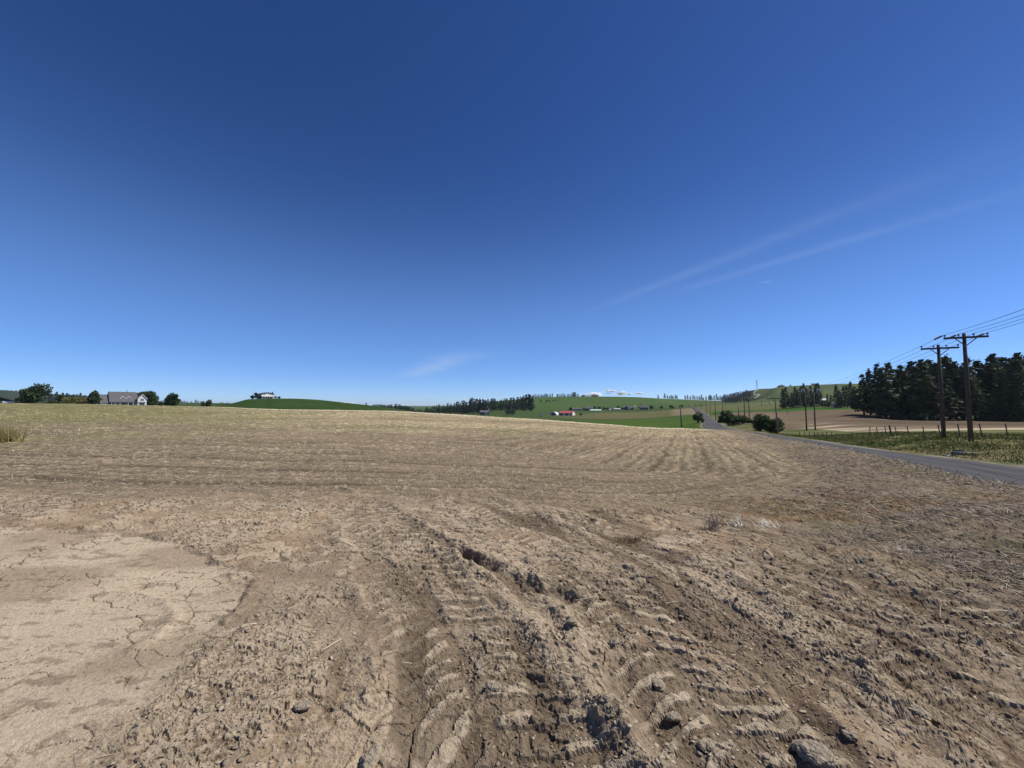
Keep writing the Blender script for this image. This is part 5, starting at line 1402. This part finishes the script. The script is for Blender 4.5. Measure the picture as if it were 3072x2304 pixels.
for k_ in range(4):
    fx, fy = t1[k_][0] + dirv.x * 40 - 4.0, t1[k_][1] + dirv.y * 40
    lo_z, hi_z = -8.0, 12.0
    for _ in range(30):                  # height of the next support, from where the wire leaves the view
        mid_z = (lo_z + hi_z) / 2; best = None
        for p in sagging([(fx, fy, mid_z), t1[k_]], [0.5], 60):
            if p[1] > 2:
                uu_, vv_ = project(*p)
                if best is None or abs(uu_ - 3072) < abs(best[0] - 3072): best = (uu_, vv_)
        if best[1] > (929, 941, 953, 966)[k_]: lo_z = mid_z
        else: hi_z = mid_z
    fr = (fx, fy, mid_z)
    line = sagging([fr, t1[k_], t2[k_], beam_t[k_], k_t[k_]], [0.5, 0.03, 0.7, 0.7])
    wobj = empty('overhead_wire', t2[k_]); tag(wobj, words[k_], 'wire', 'wires of the power line')
    o = MB().tube([tuple(mathutils.Vector(p) - mathutils.Vector(t2[k_])) for p in line], 0.013, 5).build('conductor', wire_m, wobj)
    if k_ != 2:                          # strain insulator string between the two nearest poles
        a = mathutils.Vector(t1[k_]); b = mathutils.Vector(t2[k_])
        p0 = a.lerp(b, 0.10); p1 = a.lerp(b, 0.42)
        mb = MB()
        for q in range(5):
            c0 = p0.lerp(p1, q / 5); c1 = p0.lerp(p1, (q + 0.55) / 5)
            mb.tube([tuple(c0 - b), tuple(c0.lerp(c1, 0.5) - b), tuple(c1 - b)], [0.03, 0.085, 0.03], 7)
        mb.build('strain_insulator', porc, wobj)
# thin service wire crossing the top left corner, between two poles outside the frame
wA = (-32.0, 15.5, 8.2); wB = (28.0, -9.0, 8.2)
so2 = tag(empty('overhead_wire', wA), 'short piece of dark wire crossing the top left corner of the sky', 'wire')
MB().tube([tuple(mathutils.Vector(p) - mathutils.Vector(wA)) for p in sagging([wA, wB], [0.18])], 0.010, 5).build('conductor', wire_m, so2)

# ---- wire fence along the far side of the verge
steel = material('rusty_steel', (0.075, 0.060, 0.052), rough=0.8, var=0.3, scale=8)
fence = tag(empty('wire_fence', hit(2880, 1312)), 'wire fence with leaning dark posts between the verge and the fallow', 'fence')
fl = fence.location.copy()
posts = [(2609, 1308), (2632, 1308), (2661, 1308), (2676, 1308.5), (2692, 1308), (2729, 1308.5), (2774, 1311), (2824, 1312), (2882, 1316), (2949, 1314), (3024, 1311), (3110, 1309)]
tipsf = []
for i, (u, v) in enumerate(posts):
    x, y, z = hit(u, v, 25); l = (-0.16 if u > 2640 else 0.05) + rnd.uniform(-0.08, 0.08)
    hgt = 1.15 + rnd.uniform(-0.1, 0.15); rd = 0.085 if i == 3 else 0.045
    a = mathutils.Vector((x, y, z - 0.2)) - fl; b = mathutils.Vector((x + l * hgt, y, z + hgt)) - fl
    MB().tube([tuple(a), tuple(b)], rd, 6).build('post', wood if i == 3 else steel, fence)
    tipsf.append((a, b))
for f_ in (0.45, 0.72, 0.95):
    MB().tube([tuple(a.lerp(b, f_)) for a, b in tipsf], 0.007, 4).build('strand', wire_m, fence)
fence2 = tag(empty('wire_fence', hit(2460, 1312)), 'low fence of small grey posts beside the road below the twin poles', 'fence')
fl = fence2.location.copy(); tipsf = []
for u, v in ((2400, 1309), (2414, 1310), (2428, 1311), (2443, 1312), (2455, 1313), (2468, 1314), (2481, 1315), (2496, 1316)):
    x, y, z = hit(u, v, 25); hgt = 0.85
    a = mathutils.Vector((x, y, z - 0.2)) - fl; b = mathutils.Vector((x + rnd.uniform(-0.05, 0.05), y, z + hgt)) - fl
    MB().tube([tuple(a), tuple(b)], 0.05, 6).build('post', wood_g, fence2); tipsf.append((a, b))
for f_ in (0.6, 0.95): MB().tube([tuple(a.lerp(b, f_)) for a, b in tipsf], 0.006, 4).build('strand', wire_m, fence2)

# ---- culvert end on the far road edge
conc = material('old_concrete', (0.24, 0.22, 0.18), var=0.2, scale=3, bump=0.01)
cy = 20.3; cx = float(road_x(cy)) + (HALF + 0.75) * 1.1
cx2, cy2, cz2 = hit(2897, 1367, 12)
cul = tag(empty('culvert', (cx2, cy2, cz2 - 0.03), -0.42), 'pale concrete culvert pipe lying at the far road edge', 'culvert')
mb = MB(); seg = 16
for rr_, xx in ((0.13, -0.55), (0.13, 0.55), (0.10, 0.55), (0.10, -0.55)):
    mb.v += [(xx, rr_ * math.cos(2 * math.pi * i / seg), 0.10 + rr_ * math.sin(2 * math.pi * i / seg)) for i in range(seg)]
for q in range(4):
    for i in range(seg): mb.f.append((q * seg + i, q * seg + (i + 1) % seg, ((q + 1) % 4) * seg + (i + 1) % seg, ((q + 1) % 4) * seg + i))
mb.build('pipe', conc, cul, True)
MB().box(-0.85, -0.45, -0.26, 0.22, -0.2, 0.0).build('apron', conc, cul)
MB().box(-0.35, 0.05, 0.18, 0.28, -0.2, 0.30).build('headwall', material('dark_concrete', (0.10, 0.10, 0.08), var=0.3), cul)  # darker concrete slab behind the pipe

# ---- clumps worth telling apart in the near field
def clump(name, u, v, n, L, spread, wdt, cols, label, tl=(0.2, 1.2), cat='weeds', zoff=0.0, size2=None):
    x0, y0 = ground_pt(u, v); z0 = float(surf(np.array([x0]), np.array([y0]))[0])
    if y0 > 9:
        x0, y0, z0 = hit(u, v)
    g = rng
    x = g.normal(0, spread[0], n); y = g.normal(0, spread[1], n)
    zz = surf(x + x0, y + y0) - z0 - 0.01
    c = np.array(cols[0])[None] + (np.array(cols[1]) - np.array(cols[0]))[None] * g.random((n, 1))
    o = stalks(name, x, y, zz, L * (0.4 + 0.8 * g.random(n)), wdt * (0.6 + 0.8 * g.random(n)), g.uniform(0, 6.283, n) if size2 is None else g.normal(size2, 0.5, n), g.uniform(tl[0], tl[1], n), c, straw_m, 0.5)
    o.location = (x0, y0, z0)
    tag(o, label, cat)
    return o
clump('straw_clump', 2308, 1572, 36, 0.13, (0.06, 0.035), 0.008, ((0.55, 0.50, 0.40), (0.74, 0.69, 0.58)), 'brightest bundle of white broken stalks at the field corner', (0.15, 1.0), 'straw', size2=2.0)
clump('straw_clump', 2214, 1566, 26, 0.14, (0.04, 0.035), 0.010, ((0.5, 0.45, 0.35), (0.70, 0.64, 0.52)), 'small pale stalk bundle left of the brightest bundle', (0.3, 1.2), 'straw', size2=1.7)
clump('straw_clump', 2250, 1548, 14, 0.13, (0.08, 0.05), 0.007, ((0.45, 0.40, 0.32), (0.68, 0.62, 0.50)), 'thin pale stalks lying behind the brightest straw bundle', (0.05, 0.5), 'straw', size2=0.8)
clump('straw_clump', 2725, 1655, 50, 0.16, (0.12, 0.05), 0.009, ((0.36, 0.32, 0.27), (0.58, 0.53, 0.45)), 'sprawling grey white stalks on the weedy ground at right', (0.05, 0.8), 'straw')
clump('straw_clump', 2560, 1552, 40, 0.16, (0.16, 0.06), 0.006, ((0.34, 0.31, 0.28), (0.58, 0.53, 0.46)), 'flattened grey straw right of the brightest bundle', (0.02, 0.35), 'straw', size2=0.2)
clump('weed_clump', 1900, 1618, 300, 0.07, (0.10, 0.06), 0.005, ((0.10, 0.065, 0.035), (0.22, 0.145, 0.075)), 'brown matted dead weed on bare soil near the picture middle', (0.1, 1.3))
clump('weed_clump', 2130, 1575, 60, 0.22, (0.07, 0.05), 0.006, ((0.10, 0.085, 0.075), (0.26, 0.22, 0.19)), 'dark dead weed stalks left of the pale straw bundles', (0.6, 1.5))
clump('weed_bush', -4, 1330, 420, 0.52, (0.26, 0.2), 0.018, ((0.13, 0.125, 0.045), (0.30, 0.24, 0.10)), 'yellow brown weed bush at the left edge of the field', (0.7, 1.52))
# big separate clods
soil_big = material('clod_soil', (0.285, 0.230, 0.165), var=0.4, scale=22, bump=0.03, bscale=45)
for i, (u, v, s) in enumerate(((2440, 2282, 0.085), (2128, 2250, 0.05), (1482, 2068, 0.045), (1718, 1896, 0.05), (1975, 2056, 0.045), (2020, 2155, 0.045), (2552, 2232, 0.035), (1850, 1936, 0.05), (1440, 1998, 0.04), (2760, 2180, 0.05), (1110, 2270, 0.06), (905, 2130, 0.05))):
    lab = ('largest soil lump at the bottom edge, right of centre', 'soil lump at the bottom, left of the largest lump', 'soil lump in the wheel track straight below the deep hole in the rut', 'soil lump at the lower end of the deep hole in the rut', 'soil lump on the right brim of the rut', 'soil lump below the one on the rut brim', 'small soil lump up and right of the largest lump', 'soil lump in the rut just below the deep hole', 'smallest soil lump on the left brim of the middle wheel track', 'rightmost separate soil lump near the lower right corner', 'soil lump at the bottom edge, left of the middle wheel track', 'leftmost soil lump, just right of the smooth dried mud')[i]
    x0, y0 = ground_pt(u, v); z0 = float(surf(np.array([x0]), np.array([y0]))[0])
    bm = bmesh.new(); bmesh.ops.create_icosphere(bm, subdivisions=4, radius=1.0)
    co = np.array([vv.co[:] for vv in bm.verts])
    q = 0.62 + 0.75 * fbm(co[:, 0] * 1.1 + i * 9 + co[:, 2], co[:, 1] * 1.1 + co[:, 2] * 1.3, 700 + i, 4)
    q += 0.12 * (np.abs(fbm(co[:, 0] * 3 + i, co[:, 1] * 3 + co[:, 2] * 2, 720, 2) - 0.5) * 4 - 0.5)
    q += 0.22 * (fbm(co[:, 0] * 5 + i, co[:, 1] * 5 + co[:, 2] * 4, 730, 3) - 0.5)
    for vv, qq in zip(bm.verts, q): vv.co = vv.co * float(qq) * s * 0.72; vv.co.z *= 0.5; vv.co.x *= 1.3
    me = bpy.data.meshes.new('soil_clod'); bm.to_mesh(me); bm.free(); me.materials.append(soil_big)
    o = bpy.data.objects.new('soil_clod', me); C.objects.link(o); o.location = (x0, y0, z0 + s * 0.25); o.rotation_euler = (0.2 * rnd.random(), 0.3 * rnd.random(), rnd.random() * 6)
    tag(o, lab, 'clod', 'large lumps of soil')

# ---- cumulus clouds low over the ridge
cl_m = bpy.data.materials.new('cloud_white'); cl_m.use_nodes = True
b_ = cl_m.node_tree.nodes['Principled BSDF']; b_.inputs['Base Color'].default_value = (0.97, 0.97, 0.97, 1); b_.inputs['Roughness'].default_value = 1.0; b_.inputs['Specular IOR Level'].default_value = 0
tr_ = cl_m.node_tree.nodes.new('ShaderNodeBsdfTranslucent'); tr_.inputs[0].default_value = (0.95, 0.97, 1.0, 1)
tp_ = cl_m.node_tree.nodes.new('ShaderNodeBsdfTransparent')
m1_ = cl_m.node_tree.nodes.new('ShaderNodeMixShader'); m1_.inputs[0].default_value = 0.3
m2_ = cl_m.node_tree.nodes.new('ShaderNodeMixShader')
tcn_ = cl_m.node_tree.nodes.new('ShaderNodeTexCoord'); nn_ = cl_m.node_tree.nodes.new('ShaderNodeTexNoise'); nn_.inputs['Scale'].default_value = 0.012; nn_.inputs['Detail'].default_value = 5
mr_ = cl_m.node_tree.nodes.new('ShaderNodeMapRange'); mr_.inputs[1].default_value = 0.35; mr_.inputs[2].default_value = 0.65; mr_.inputs[3].default_value = 0.25; mr_.inputs[4].default_value = 0.8
lk = cl_m.node_tree.links.new
lk(tcn_.outputs['Object'], nn_.inputs['Vector']); lk(nn_.outputs[0], mr_.inputs[0])
lk(b_.outputs[0], m1_.inputs[1]); lk(tr_.outputs[0], m1_.inputs[2])
lk(mr_.outputs[0], m2_.inputs[0]); lk(tp_.outputs[0], m2_.inputs[1]); lk(m1_.outputs[0], m2_.inputs[2])
lk(m2_.outputs[0], cl_m.node_tree.nodes['Material Output'].inputs[0])
clouds = [(1738, 1752, 1183, 1194, 'low white cloud left of the small ridge barn'), (1757, 1800, 1174, 1196, 'largest puffy white cloud behind the ridge barns'), (1814, 1846, 1167, 1176, 'flat upper white cloud right of the ridge barns'), (1816, 1834, 1178, 1181, 'thin cloud strip under the flat upper cloud'),
          (1853, 1873, 1172, 1184, 'small faint cloud between the flat cloud and the right ones'), (1871, 1892, 1177, 1184, 'small bright rounded cloud over the ridge'), (1904, 1927, 1175, 1183, 'rightmost small white cloud over the ridge'), (1008, 1072, 1202, 1216, 'white cloud bank rising behind the right slope of the knoll')]
for i, (u0, u1, v0, v1, lab) in enumerate(clouds):
    Yc = 10000.0
    xa, xb = xat(u0, Yc, 400), xat(u1, Yc, 400); za, zb_ = zat(Yc, v1), zat(Yc, v0)
    bm = bmesh.new(); g = np.random.default_rng(900 + i)
    w, hh = xb - xa, zb_ - za
    for q in range(9):
        f = g.random(); rr_ = hh * (0.28 + 0.26 * g.random()) * (1 - 0.5 * abs(f - 0.5))
        mat4 = mathutils.Matrix.Translation((w * (f - 0.5) * 0.86, g.normal() * hh * 0.5, hh * (0.26 + 0.34 * g.random() * (1 - abs(2 * f - 1))))) @ mathutils.Matrix.Diagonal((max(1.5, w / hh * 0.42), 1.4, 0.9, 1))
        bmesh.ops.create_icosphere(bm, subdivisions=3, radius=rr_, matrix=mat4)
    co = np.array([vv.co[:] for vv in bm.verts])
    q = fbm(co[:, 0] * 0.02 + 50 * i, co[:, 2] * 0.03 + co[:, 1] * 0.02, 950, 4) - 0.5
    for vv, qq in zip(bm.verts, q): vv.co.x += float(qq) * hh * 0.7; vv.co.z += float(qq) * hh * 0.3
    me = bpy.data.meshes.new('cumulus_cloud'); bm.to_mesh(me); bm.free(); me.materials.append(cl_m)
    me.polygons.foreach_set('use_smooth', np.ones(len(me.polygons), dtype=bool))
    o = bpy.data.objects.new('cumulus_cloud', me); C.objects.link(o); o.location = ((xa + xb) / 2, Yc, za)
    tag(o, lab, 'cloud')
for pool in (PINES, FARP):               # drop any prototype that was never placed
    for pr in pool:
        if not pr[1]:
            for ch in list(pr[0].children): bpy.data.objects.remove(ch)
            bpy.data.objects.remove(pr[0])
# ---- clear air with a trace of haze
hz = MB().box(-14600, 14600, -14600, 14600, -40, 118).build('haze', None)
hm = bpy.data.materials.new('haze_air'); hm.use_nodes = True
hm.node_tree.nodes.clear()
ho = hm.node_tree.nodes.new('ShaderNodeOutputMaterial'); hv = hm.node_tree.nodes.new('ShaderNodeVolumePrincipled')
hv.inputs['Color'].default_value = (0.80, 0.88, 1.0, 1); hv.inputs['Density'].default_value = 0.00005; hv.inputs['Anisotropy'].default_value = 0.2
hm.node_tree.links.new(hv.outputs[0], ho.inputs['Volume'])
hz.data.materials.append(hm)
tag(hz, kind='stuff')
